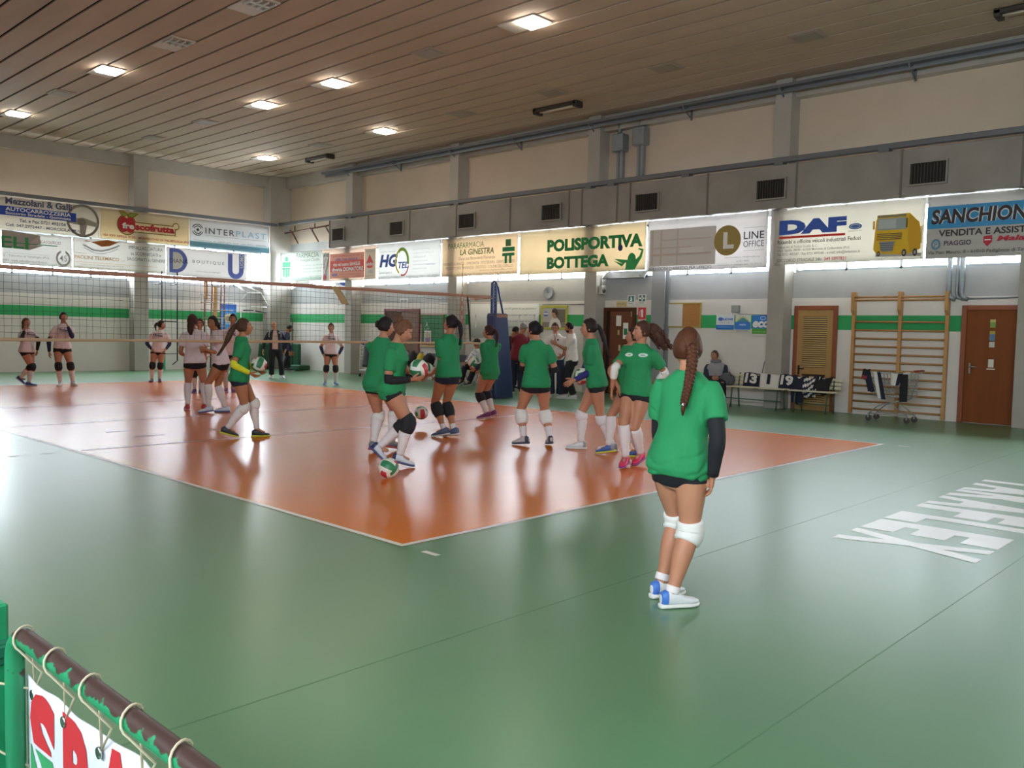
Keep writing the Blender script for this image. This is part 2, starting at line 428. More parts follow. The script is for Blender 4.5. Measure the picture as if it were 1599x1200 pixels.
def art_diana(P):
    bl = pc('6674c4'); dk = pc('2c2e4a')
    P.poly([(.1,.1),(.32,.1)]+[(.32+.4*math.sin(math.radians(a)), .5-.4*math.cos(math.radians(a))) for a in range(0, 181, 12)]+[(.1,.9)], bl)
    P.poly([(.22,.22),(.34,.22)]+[(.34+.24*math.sin(math.radians(a)), .5-.28*math.cos(math.radians(a))) for a in range(0, 181, 12)]+[(.22,.78)], pc('dcdad8'))
    P.text('DIANA', .1, .42, .74, .56, dk, -.005); P.text('BOUTIQUE', .9, .45, 2.05, .57, pc('55565e'), .0, space=1.5)
    P.line([(2.27,.88),(2.27,.42)]+[(2.48+.21*math.cos(math.radians(a)), .3+.2*math.sin(math.radians(a))) for a in range(180, 361, 15)]+[(2.69,.55)], .17, bl)
    P.rect(2.6, .38, 2.8, .93, pc('7f8fd6')); 
    o = P.k
    vs, fs, asp = text_geo('UOMO', .01); l = P.lay(); P.b.add([P.F(2.77-.14*b_, .42+.48*a_, l) for a_, b_ in vs], fs, PW)
    P.text('montecchio di vallefoglia', 1.0, .16, 1.9, .22, GR(), shear=.2)
def art_farm(P):
    g = pc('4fa37c'); dk = pc('6f8a72')
    def cross(cx, cy): P.rect(cx-.24, cy-.06, cx+.24, cy+.12, g); P.rect(cx-.09, cy+.14, cx+.09, cy+.3, g); P.rect(cx-.06, cy-.44, cx+.06, cy-.1, g); P.rect(cx-.19, cy-.4, cx-.11, cy-.12, g); P.rect(cx+.11, cy-.4, cx+.19, cy-.12, g); P.rect(cx-.24, cy-.14, cx+.24, cy-.09, g)
    cross(.4, .58)
    P.text('FARMACIA', 1.05, .8, 2.45, .97, dk, .0); P.text('Dr. Pentapoli Claudia', 1.05, .64, 2.5, .77, GR())
    for i, (a, c) in enumerate(((.75,2.85),(.75,2.85),(.95,2.65),(1.8,2.9))): fine(P, a, c, .5-.11*i-(.05 if i > 2 else 0), .05, GR())
    P.text('montecchio di vallefoglia via xxi', .1, .05, 2.7, .13, pc('8cc6ae'), .02)
def art_avis(P):
    red = pc('d8564a'); pk = pc('e39a86'); cr = pc('e8d8c8')
    P.rect(.0, .02, .42, .97, pc('d8d5d0')); P.text('AVIS', .05, .82, .4, .93, pc('5c5a60'), .03)
    P.line([(.1,.4),(.14,.7),(.26,.76),(.34,.6),(.24,.5)], .04, pc('b7b4b0')); P.line([(.38,.8),(.3,.55),(.2,.3),(.24,.08)], .05, pc('a9776b'))
    P.poly([(.14,.28),(.05,.12),(.08,.04),(.2,.04),(.23,.12)], pc('cf4a52'))
    P.rect(.46, .08, 2.35, .9, pk); P.rect(.48, .3, 2.33, .66, red)
    P.text('una nostra goccia di vita', .66, .78, 2.1, .85, pc('b0584e'))
    P.text('alla tua salute', .8, .66, 2.0, .76, pc('9a7aa8'), .02); P.text('vita nel nostro SANGUE', .66, .48, 2.15, .6, PW, .02); P.text('diventa DONATORE', .6, .31, 2.32, .44, PW, .03)
    P.rect(.6, .16, .9, .24, pc('8a7aa2')); fine(P, 1.0, 2.2, .18, .05, pc('b9604f')); fine(P, .7, 2.2, .1, .04, pc('b9604f'))
    P.rect(2.42, .02, 2.98, .97, cr); P.poly([(2.68,.8),(2.5,.52),(2.52,.42),(2.6,.36),(2.78,.36),(2.86,.42),(2.88,.52)], red)
    P.text('aido', 2.48, .44, 2.9, .55, PW, .03); P.text('vita', 2.6, .2, 2.85, .32, pc('9ab4c8')); fine(P, 2.46, 2.92, .1, .05, pc('b9a58f')); fine(P, 2.46, 2.92, .88, .04, pc('b9a58f'))
def art_hg(P):
    bl = pc('4a66b4'); gn = pc('94bd4a'); yl = pc('dcd24e'); rd = pc('d4606a')
    fine(P, .15, .92, .84, .04, pc('a9a6a0'))
    P.text('HG', .08, .38, .98, .78, bl, .05, .22)
    P.ring(1.2, .54, .34, .42, .1, gn, 24, -15, 130); P.ring(1.2, .54, .34, .42, .06, yl, 24, 110, 245); P.ring(1.25, .5, .3, .42, .05, rd, 16, 250, 345)
    P.text('TEL', 1.02, .32, 1.5, .52, bl, .03, .2); P.text('www.hgtel.it', .1, .16, .72, .24, pc('8a88a0'), 0, .2)
    for i in range(6): fine(P, 1.75, 2.5+.2*math.sin(i*2), .84-.115*i, .055, pc('c4c2c2'))
    P.text('tecnologie', 2.4, .36, 2.78, .43, pc('aab0c8')); P.text('POLIGONO IND.LE  -  telefonia e reti  -  tel. 0721', .08, .04, 2.9, .09, pc('9c9aa0'))
def art_para(P):
    g = pc('4c8a4f'); br = pc('9a8a7c'); gg = pc('2f8f5b')
    P.text('PARAFARMACIA', .28, .8, 1.75, .96, g, .0); P.text('LA GINESTRA', .78, .6, 2.15, .77, pc('5c7a42'), .02, .15)
    P.text('Dott.ssa Benedetti Fiorenza', .74, .46, 2.2, .55, br)
    P.text('FARMACI DA BANCO - OMEOPATIA - FITOTERAPIA - DERMOCOSMESI', .1, .32, 2.95, .4, br); P.text('PRODOTTI PER L\'INFANZIA - DIETETICI - COLORI DEL CAPELLO', .2, .2, 2.9, .28, br)
    P.text('parafarmacialaginestra@gmail.com', 1.6, .12, 2.9, .17, br); P.text('Via Nazionale, 61022 Bottega di Colbordolo (PU) Tel. 0721 499110', .05, .02, 2.95, .08, br)
    P.rect(2.5, .62, 2.96, .74, gg); P.rect(2.62, .76, 2.82, .95, gg); P.rect(2.5, .5, 2.96, .58, gg); P.rect(2.6, .3, 2.69, .5, gg); P.rect(2.77, .3, 2.86, .5, gg)
    P.ring(2.73, .84, .06, .07, .015, pc('8a6a5a'), 14)
def art_poli(P):
    g = pc('2a8a4d'); g2 = pc('3aa25a')
    P.text('POLISPORTIVA', .98, .56, 3.98, .88, g, .055); P.text('BOTTEGA', .98, .12, 3.0, .43, g, .055)
    # printed volleyball player silhouette with a ball
    P.ell(3.68, .27, .12, .15, g2); P.poly([(3.5,.02),(3.52,.2),(3.42,.17),(3.16,.3),(3.14,.26),(3.4,.1),(3.56,.26),(3.8,.26),(3.9,.34),(3.96,.46),(3.86,.5),(3.88,.53),(4.02,.49),(3.97,.3),(3.84,.12),(3.78,.02)], g2)
    P.ell(3.34, .56, .07, .08, pc('33386e'))
def art_line(P):
    gd = pc('a08a4c'); dk = pc('4d4a50')
    P.rect(.05, .12, 1.8, .97, pc('d6cfcb'))
    for a, c in ((.1,.16),(.35,.4),(.8,.84)): P.rect(a, .15, c, .95, pc('cbbdb6'))
    P.rect(.1, .36, 1.7, .4, pc('cbb9b0')); P.rect(.1, .52, 1.2, .55, pc('cbbdb6')); P.rect(.4, .7, 1.7, .73, pc('cbbdb6')); P.rect(.9, .4, 1.5, .52, pc('e0d8d4'))
    P.text('SOLUZIONI D\'ARREDO PER UFFICIO', .06, .03, 1.72, .1, dk)
    P.ell(2.1, .62, .33, .33, gd, 36); P.text('L', 2.0, .44, 2.26, .8, PW, .05)
    P.text('LINE', 2.5, .62, 2.98, .78, dk, .01); P.text('OFFICE', 2.5, .45, 2.98, .58, dk, .0); P.rect(2.5, .86, 3.0, .866, GR()); P.rect(2.5, .37, 3.0, .376, GR())
    P.text('www.lineoffice.it  info@lineoffice.it', 2.05, .22, 2.9, .26, GR()); P.text('tel. 0721 490000', 2.35, .14, 2.65, .18, GR()); fine(P, 1.9, 2.95, .06, .04, GR())
def art_daf(P):
    bl = pc('3c5eb4'); rd = pc('d0372e'); ye = pc('e2b62c'); y2 = pc('cf9f22'); gl = pc('9aa4a4'); dk = pc('5a564e')
    P.text('DAF', .1, .62, 1.52, .92, bl, .075); P.rect(.1, .54, 1.5, .585, rd)
    P.ell(1.7, .7, .13, .06, pc('4a7ab8')); P.ring(1.7, .7, .1, .04, .008, PW); fine(P, 1.56, 1.84, .6, .03, GR())
    P.text('Ricambi e officina veicoli industriali Feduzi', .08, .43, 1.82, .51, dk, .01); P.text('Feduzi snc di Feduzi Guido & C.', .08, .34, .95, .39, GR())
    P.text('Via S. Egidio, 28/30 - 61020 Morciola di Colbordolo (PU)', .08, .26, 1.6, .32, GR(), .01); P.text('Tel. 0721 495267 - Fax 0721 499240 - e-mail: info@feduzisnc.it', .08, .17, 1.82, .24, GR(), .01)
    P.text('SOCCORSO STRADALE 24h:', .08, .05, 1.05, .12, pc('7a7670'), .01); P.text('349 5897831', 1.1, .05, 1.55, .12, rd, .01)
    P.rect(2.7, .3, 2.98, .62, pc('ecd9a4')); P.poly([(2.12,.08),(2.98,.06),(2.98,.12),(2.14,.15)], pc('b9b4aa'))
    P.poly([(2.16,.86),(2.74,.88),(2.84,.78),(2.84,.14),(2.7,.1),(2.14,.14),(2.08,.22),(2.1,.5),(2.12,.78)], ye)
    P.poly([(2.74,.86),(2.92,.7),(2.96,.46),(2.96,.2),(2.78,.12),(2.72,.4)], y2)
    P.rect(2.14, .82, 2.68, .87, pc('8e8460')); P.rect(2.15, .58, 2.68, .8, gl); P.rect(2.17, .61, 2.5, .78, pc('b4bcb8'))
    for i in range(4): P.rect(2.15, .5-.035*i, 2.62, .515-.035*i, dk)
    P.poly([(2.2,.36),(2.5,.36),(2.45,.17),(2.25,.17)], pc('8c8f90'))
    for i in range(4): P.rect(2.22, .2+.04*i, 2.47, .21+.04*i, pc('5c6062'))
    for x, r in ((2.2,.05),(2.68,.07),(2.88,.07)): P.ell(x, .13, r*.6, r, pc('3c3a36')); P.ell(x, .13, r*.3, r*.5, pc('a5a29a'))
    P.rect(2.08, .6, 2.12, .76, y2); P.rect(2.7, .6, 2.73, .78, pc('7b6a28'))
def art_sanch(P):
    dk = pc('3c3238')
    P.rect(0, .55, 3.0, .96, pc('3f8fc0')); P.rect(0, 0, 3.0, .55, pc('b5b2ad'))
    for m, bo in ((pc('cfd8dc'), .075), (dk, .035)): P.text('SANCHIONI LUCA', .08, .63, 2.6, .9, m, bo, .1)
    P.text('VENDITA E ASSISTENZA', .22, .4, 2.1, .52, dk, .025)
    P.text('PIAGGIO', .32, .23, .78, .32, pc('5a4a62'), .025); P.ell(.18, .26, .08, .1, pc('5a86a0')); P.ell(.18, .26, .05, .06, pc('b5b2ad')); P.text('P', .155, .21, .21, .3, pc('5a86a0'), .02)
    red = pc('b83240'); P.poly([(.98,.36),(1.12,.38),(1.12,.26),(1.05,.18),(.98,.26)], red); P.rect(1.0, .29, 1.1, .31, PW)
    P.text('Malaguti', 1.2, .24, 2.0, .36, red, .035, .2); P.text('Via Pian Mauro, 8 - 61010 Padiglione di Tavullia (PU)', .05, .06, 2.0, .14, pc('6c6a68'), .015)

banner(BL, 4.04, 4.15, 3.0, .95, 'd3cec4', 'banner with a grey steering wheel and a blue strip of white capitals', art_mezz, .3)
banner(BL, 7.05, 4.15, 2.88, .95, 'd6c8ac', 'beige banner with a red apple logo and red lettering', art_fresco, 1.1)
banner(BL, 9.95, 4.15, 2.98, .95, 'dcdcdc', 'white banner with round dotted emblem and pale blue strip along the bottom', art_inter, 2.2)
banner(BL, 4.3, 3.17, 1.92, .95, 'dfdedb', 'white banner with tall green letters and a grey laurel wreath', art_eli, .9, trans=.22)
banner(BL, 6.24, 3.17, 2.9, .95, 'e3e1dd', 'white banner with a curved orange wood sheet above grey curves', art_paol, 3.1, trans=.22)
banner(BL, 9.15, 3.14, 2.92, .95, 'dddad8', 'white banner with a big blue letter D and a big blue letter U', art_diana, .2, trans=.22)
banner(BR, -23.2, 3.15, 2.62, 1.04, 'dbdfd8', 'white pharmacy banner with green cross hung next to the room corner', art_farm, 1.9, trans=.22, cord=4.205)
banner(BR, -20.55, 3.1, 2.97, 1.09, 'dfcfc2', 'red blood donors banner with a red drop emblem at its right', art_avis, .6, trans=.4, cord=4.205)
banner(BR, -17.5, 3.08, 2.97, 1.11, 'deddda', 'white banner with blue letters and a green and yellow swirl', art_hg, 2.6, trans=.4, cord=4.205)
banner(BR, -14.48, 3.08, 3.06, 1.11, 'e2d2ba', 'cream pharmacy banner with green cross at its top right corner', art_para, 1.3, cord=4.205)
banner(BR, -11.36, 3.05, 4.08, 1.14, 'ddd0b6', 'cream sports club banner with two lines of big green letters', art_poli, 2.9, cord=4.205)
banner(BR, -7.22, 3.0, 3.04, 1.19, 'dcd8d6', 'white office furniture banner with a round gold L emblem', art_line, .1, cord=4.205)
banner(BR, -4.02, 3.04, 3.0, 1.15, 'd9d5cb', 'pale banner with a yellow lorry and big blue letters', art_daf, 1.7, cord=4.205)
banner(BR, -.98, 3.04, 3.0, 1.15, 'b5b2ad', 'blue and grey banner at the right end of the row', art_sanch, .8, cord=4.205)

# ------------------------------------------------------------------ duct, cable runs, ceiling fittings
def duct():
    x0, x1, z0, z1 = 13.12, 13.38, 4.2, 5.08
    d = MB(); ys = [19.86,17.77,15.72,13.66,11.55,9.51,9.09,8.01,7.63,5.55,3.49,1.42,-.6,-2.7,-4.8,-6.9,-9.3]
    for a, c in zip(ys, ys[1:]): d.box((x0, c+.012, z0), (x1, a-.012, z1), DUCT, .008)
    sm = mat('duct_flange', '6e6862', .6)
    o = d.obj('air_duct', origin=(13.25, 5, z0), label='long grey sheet metal air duct with grilles running above the long wall banners', cat='air duct')
    for y in ys: f = MB(); f.box((x0-.015, y-.018, z0-.01), (x1, y+.018, z1+.012), sm); f.obj('flange', o)
    dk = mat('grille_dark', '241f1c', .8); fr = mat('grille_frame', '8a857d', .5)
    for y in (19.33, 16.3, 13.2, 10.07, 7.13, 4.03, .93, -2.1, -5.2):
        g = MB(); w, h, t = .31, .19, .03; zc = 4.6
        for a, c, e, q in ((-w-t, w+t, h, h+t), (-w-t, w+t, -h-t, -h), (-w-t, -w, -h, h), (w, w+t, -h, h)): g.box((x0-.06, y+a, zc+e), (x0, y+c, zc+q), fr)
        g.box((x0-.012, y-w, zc-h), (x0-.002, y+w, zc+h), dk)
        for k in range(11): g.box((x0-.05, y-w+.03+.056*k, zc-h), (x0-.02, y-w+.04+.056*k, zc+h), mat('grille_slat', '4a443e', .6))
        g.obj('grille', o)
duct()
def cable_runs():
    rm = mat('tray_grey', '6f7175', .5, metal=.3); b = MB()
    b.box((13.26, -9.4, 5.16), (13.4, 23.25, 5.27), rm, .01)
    for y in (18.9, 13.8, 9.0, 8.3, 6.2, 3.95, 1.8, -1): b.box((13.22, y-.1, 5.1), (13.4, y+.1, 5.17), rm)
    b.obj('cable_tray', origin=(13.33, 7, 5.16), label='straight grey cable tray fixed along the long wall just above the duct', cat='cable tray')
    b = MB(); b.box((WL+.1, 23.28, 5.13), (13.25, 23.4, 5.24), rm, .01)
    b.obj('cable_tray', origin=(5, 23.34, 5.13), label='grey cable tray along the far end wall above the upper banners', cat='cable tray')
    b = MB(); b.box((13.2, -9, 6.7), (13.36, 20.5, 6.76), rm); b.box((13.36, -9, 6.62), (13.39, 20.5, 6.76), rm); b.tube([(13.3,-9,6.62),(13.3,19,6.62)], .03, rm)
    o = b.obj('cable_tray', origin=(13.3, 6, 6.7), label='grey cable tray on triangular brackets close under the ceiling', cat='cable tray')
    for y in (19.2, 16.7, 14.1, 11.6, 9.0, 6.3, 3.98, 1.4, -1.2):
        c = MB(); c.box((13.18, y-.02, 6.66), (13.58, y+.02, 6.7), rm); c.tube([(13.2,y,6.66),(13.56,y,6.46)], .018, rm, 6); c.box((13.54, y-.02, 6.44), (13.58, y+.02, 6.7), rm); c.obj('bracket', o)
    for y, lab, zt in ((8.36, 'left of the two grey wall conduits with box heads above the duct', 6.42), (7.75, 'right of the two grey wall conduits with box heads above the duct', 6.5)):
        c = MB(); c.box((13.62, y-.09, 5.26), (13.74, y+.09, zt-.05), STEEL, .01); c.box((13.62, y-.02, 5.26), (13.61, y+.02, zt-.1), rm)
        o = c.obj('conduit', origin=(13.72, y, 5.26), label=lab, cat='conduit', group='twin conduits above the duct')
        h = MB(); h.box((13.5, y-.17, zt-.42), (13.78, y+.17, zt), STEEL, .02); h.tube([(13.62,y,zt),(13.62,y,6.7)], .05, STEEL); h.obj('junction_box', o)
    # two bent steel downpipes by the right hand door
    c = MB()
    for y in (.66, .52, .44): c.tube([(13.72,y,4.2),(13.72,y,2.42),(13.72,y-.02,2.34),(13.72,y-.12,2.3)], .045 if y != .52 else .03, STEEL, 10)
    c.tube([(13.74,.4,2.31),(13.74,-.54,2.33)], .015, STEEL)
    c.obj('downpipe', origin=(13.72, .55, 2.3), label='bundle of pale steel pipes coming down beside the redwood door', cat='pipe')
    # folded basketball bracket frame in the corner
    br = mat('bracket_paint', '6a4640', .5); b = MB()
    b.tube([(13.5,23.2,4.92),(13.5,20.3,5.02)], .028, br)
    for y in (22.75, 21.5, 20.62):
        b.tube([(13.5,y,4.95),(13.3,y-.72,4.47)], .026, br); b.tube([(13.5,y,4.95),(13.15,y-.45,4.93)], .024, br); b.tube([(13.5,y-.2,4.97),(13.5,y-.2,5.14)], .02, br)
    b.obj('folding_bracket', origin=(13.5, 21.5, 4.9), label='red-brown folded steel bracket frame above the white pharmacy banner', cat='bracket')
cable_runs()

def ceiling_lights():
    lit = bpy.data.materials.new('lamp_glow'); lit.use_nodes = True
    e = lit.node_tree.nodes['Principled BSDF']; e.inputs['Base Color'].default_value = (1,1,1,1)
    e.inputs['Emission Color'].default_value = (1, .9, .76, 1); e.inputs['Emission Strength'].default_value = LAMP_GLOW
    pn = mat('lamp_panel', 'c9c4bc', .5); off = mat('lamp_dark_glass', '948a7e', .4); gr = mat('lamp_reflector', 'd2d0cb', .3)
    def lamp(x, y, kind, label, group):
        o = thing('ceiling_light', (x, y, CZ), label, 'ceiling light', group)
        if kind == 'off':
            b = MB(); b.box((x-.24,y-.3,CZ-.02), (x+.24,y+.3,CZ), mat('lamp_panel_dull', 'a5978a', .6), .006); b.obj('panel', o)
            b = MB(); b.box((x-.17,y-.22,CZ-.028), (x+.17,y+.22,CZ-.02), off); b.obj('diffuser', o); return
        b = MB(); b.box((x-.25,y-.25,CZ-.025), (x+.25,y+.62,CZ), pn, .006); b.obj('panel', o)
        if kind == 'lit':
            b = MB(); b.box((x-.22,y-.22,CZ-.07), (x+.22,y+.22,CZ-.025), lit, .02); b.obj('diffuser', o)
        else:
            b = MB(); b.box((x-.2,y-.2,CZ-.03), (x+.2,y+.2,CZ-.025), off)
            for k in range(4): b.box((x-.2+.125*k,y-.2,CZ-.06), (x-.185+.125*k,y+.2,CZ-.03), gr)
            b.box((x-.2,y-.01,CZ-.06), (x+.2,y+.01,CZ-.03), gr); b.obj('louvre', o)
    for x, y, lb in ((7.52,5.77,'glowing square ceiling light nearest the camera'),(3.87,14.6,'glowing ceiling light in the left row, above the net'),
                     (3.88,20.46,'glowing ceiling light at the left edge, above the steering wheel banner'),(7.52,11.6,'right one of two glowing ceiling lights close together in the middle row'),
                     (7.5,14.5,'left one of two glowing ceiling lights close together in the middle row'),(11.07,14.37,'glowing ceiling light in the right row, nearer of its two'),
                     (11.05,20.33,'glowing ceiling light nearest the far corner')):
        lamp(x, y, 'lit', lb, 'lit ceiling lights')
    for x, y, lb in ((3.98,11.69,'unlit ceiling light with open louvre, left of the net antenna'),(3.96,8.69,'unlit ceiling light with open louvre cut by the top edge of the photo')):
        lamp(x, y, 'louvre', lb, 'unlit louvre lights')
    for x, y, lb in ((3.9,17.48,'dull unlit ceiling light between the two glowing lights of the left row'),(7.47,17.44,'dull unlit ceiling light, nearer of two above the apple banner'),(7.47,20.51,'dull unlit ceiling light, farther of two above the apple banner'),
                     (7.51,8.47,'dull unlit ceiling light between two glowing lights of the middle row'),(11.14,11.42,'dull unlit ceiling light just nearer than the glowing lights of the right row'),(11.06,17.4,'dull unlit ceiling light between the glowing lights of the right row'),
                     (11.19,5.45,'dull unlit ceiling light second from the camera in the right row'),(11.12,8.42,'dull unlit ceiling light beside a dark batten in the right row'),(11.25,2.49,'dull unlit ceiling light at the top right of the photo')):
        lamp(x, y, 'off', lb, 'dull unlit ceiling lights')
    for y0, y1, lb in ((19.53,18.27,'dark ceiling batten light nearest the far corner'),(9.74,8.38,'dark ceiling batten light in the middle of the long wall side'),(-.33,-1.7,'dark ceiling batten light cut by the top right corner')):
        b = MB(); b.box((11.92,y1,CZ-.09), (12.0,y0,CZ-.02), mat('batten_dark', '3a332e', .6), .01)
        for y in (y0-.06, y1+.06): b.box((11.92,y-.05,CZ-.14), (12.2,y+.05,CZ-.0), mat('batten_dark', '3a332e', .6), .01)
        o = b.obj('batten_light', origin=(12.05,(y0+y1)/2,CZ-.1), label=lb, cat='ceiling light', group='dark batten lights')
        b = MB(); b.tube([(12.08,y1+.1,CZ-.08),(12.08,y0-.1,CZ-.08)], .03, mat('batten_tube', 'cfc8b8', .4)); b.obj('tube', o)
ceiling_lights()

# ------------------------------------------------------------------ doors and wall fittings
def WR(s, t, o): return V((WX-o, -s, t))      # artwork frame on the long wall: s = -y
def WF(s, t, o): return V((s, WY-o, t))       # artwork frame on the far wall
def frame_door(n, y0, y1, h, fm, pm, recess=.0, kind='structure'):
    b = MB(); t = .09
    b.box((WX-.06, y0, 0), (WX, y0+t, h), fm, .008).box((WX-.06, y1-t, 0), (WX, y1, h), fm, .008).box((WX-.06, y0+t, h-t), (WX, y1-t, h), fm, .008)
    o = b.obj(f'door_{n}', origin=(WX, (y0+y1)/2, 0), kind='structure')
    return o, y0+t, y1-t, h-t
def handle(o, y, z, m, x=None, d=1):
    x = x or WX-.05
    b = MB(); b.box((x-.012,y-.02,z-.1), (x,y+.02,z+.1), m, .004); b.tube([(x,y,z+.03),(x-.05,y,z+.03),(x-.055,y-.03*d,z+.03),(x-.05,y-.13*d,z+.03)], .011, m); b.obj('handle', o)
def doors():
    # right hand redwood door with stickers
    o, a, c, h = frame_door(4, -.6, .42, 2.19, mat('door_frame_red', '8a4a2c', .5, var=.1, scale=5), WOODR)
    MB().box((WX-.03, a, .01), (WX-.002, c, h), WOODR, .004).obj('door_leaf', o)
    handle(o, .24, 1.02, CHROME)
    st = MB()
    for z0, z1, cl in ((1.78,1.88,'7a9a4a'),(1.88,1.93,'b9b26a'),(1.66,1.72,'a9a04a'),(1.54,1.66,'5a7fa0'),(1.42,1.52,'c9c6bc'),(1.05,1.2,'d8d4c8'),(1.01,1.03,'dedad0')):
        w = .09 if z0 > 1.03 else .14
        st.box((WX-.034, -.09-w/2-.02, z0), (WX-.031, -.09+w/2-.02, z1), pc(cl))
    st.obj('print', o)
    # louvred oak door
    o, a, c, h = frame_door(3, 2.78, 3.72, 2.2, mat('door_frame_red', '8a4a2c'), OAK)
    b = MB(); x0 = WX-.045
    b.box((x0,a,.01), (WX-.002,a+.12,h), OAK).box((x0,c-.12,.01), (WX-.002,c,h), OAK).box((x0,a+.12,h-.13), (WX-.002,c-.12,h), OAK).box((x0,a+.12,.76), (WX-.002,c-.12,.9), OAK).box((x0,a+.12,.01), (WX-.002,c-.12,.14), OAK)
    o2 = b.obj('door_leaf', o)
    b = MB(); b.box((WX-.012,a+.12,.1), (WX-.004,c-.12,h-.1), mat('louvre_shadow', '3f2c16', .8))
    z = .16
    while z < h-.15:
        if not .74 < z < .9: b.obox(V((WX-.028,(a+c)/2,z)), V((.8,0,.6)).normalized(), V((0,1,0)), V((-.6,0,.8)).normalized(), (.02,(c-a)/2-.12,.004), mat('louvre_slat', 'cfae78', .45))
        z += .045
    b.obj('louvre', o2); handle(o, c-.06, .84, BLACK)
    # dark door standing ajar in the middle
    o, a, c, h = frame_door(2, 7.82, 8.8, 2.18, WOODD, WOODD)
    MB().box((WX-.02, a, .01), (WX-.002, c, h), mat('doorway_dark', '2e1a10', .7)).obj('doorway_dark', o)  # flat dark sheet, its colour stands in for the unlit room behind
    b = MB(); hx = V((WX-.03, a+.01, 0)); d = V((-.09, .66, 0)).normalized(); b.obox(hx+d*.31+V((0,0,h/2)), d, V((d.y,-d.x,0)), V((0,0,1)), (.31,.018,h/2-.01), mat('door_mid', '64361a', .6, var=.1, scale=5), .004)
    lf = b.obj('door_leaf', o)
    s = MB()
    for u0, u1, z0, z1, cl in ((.3,.44,1.72,1.98,'d8d5cc'),(.1,.24,1.4,1.8,'e2e0da'),(.12,.22,1.5,1.66,'2f7a4a'),(.34,.39,1.5,1.62,'b9a56a'),(.3,.36,1.1,1.25,'b9a98a'),(.02,.03,1.95,2.08,'c9c4b8')):
        s.obox(hx+d*((u0+u1)/2)+V((-.022-.001*(cl == '2f7a4a'),0,(z0+z1)/2)), d, V((d.y,-d.x,0)), V((0,0,1)), ((u1-u0)/2,.002,(z1-z0)/2), pc(cl))
    s.obj('print', lf)
    # dark door beyond the net
    o, a, c, h = frame_door(1, 15.95, 17.7, 2.17, mat('door_frame_plum', '6b2f2a', .5), WOODD)
    m2 = mat('door_far', '6a4526', .5, var=.1, scale=4)
    b = MB(); b.box((WX-.04,a,.01), (WX-.002,(a+c)/2-.004,h), m2, .004).box((WX-.04,(a+c)/2+.004,.01), (WX-.002,c,h), WOODD, .004).obj('door_leaf', o)
    handle(o, (a+c)/2-.1, 1.0, CHROME)
    b = MB(); b.box((WX-.012,16.55,2.33), (WX-.001,16.95,2.5), pc('d4d2cc')); o = b.obj('door_sign', origin=(WX,16.75,2.33), label='small pale sign above the dark door beyond the net', cat='sign')
    P = Print(lambda s, t, q: WR(s, t, q+.013)); P.text('NO GAS', -16.9, 2.39, -16.6, 2.45, pc('4a4e60'), .03); P.b.obj('print', o)
doors()

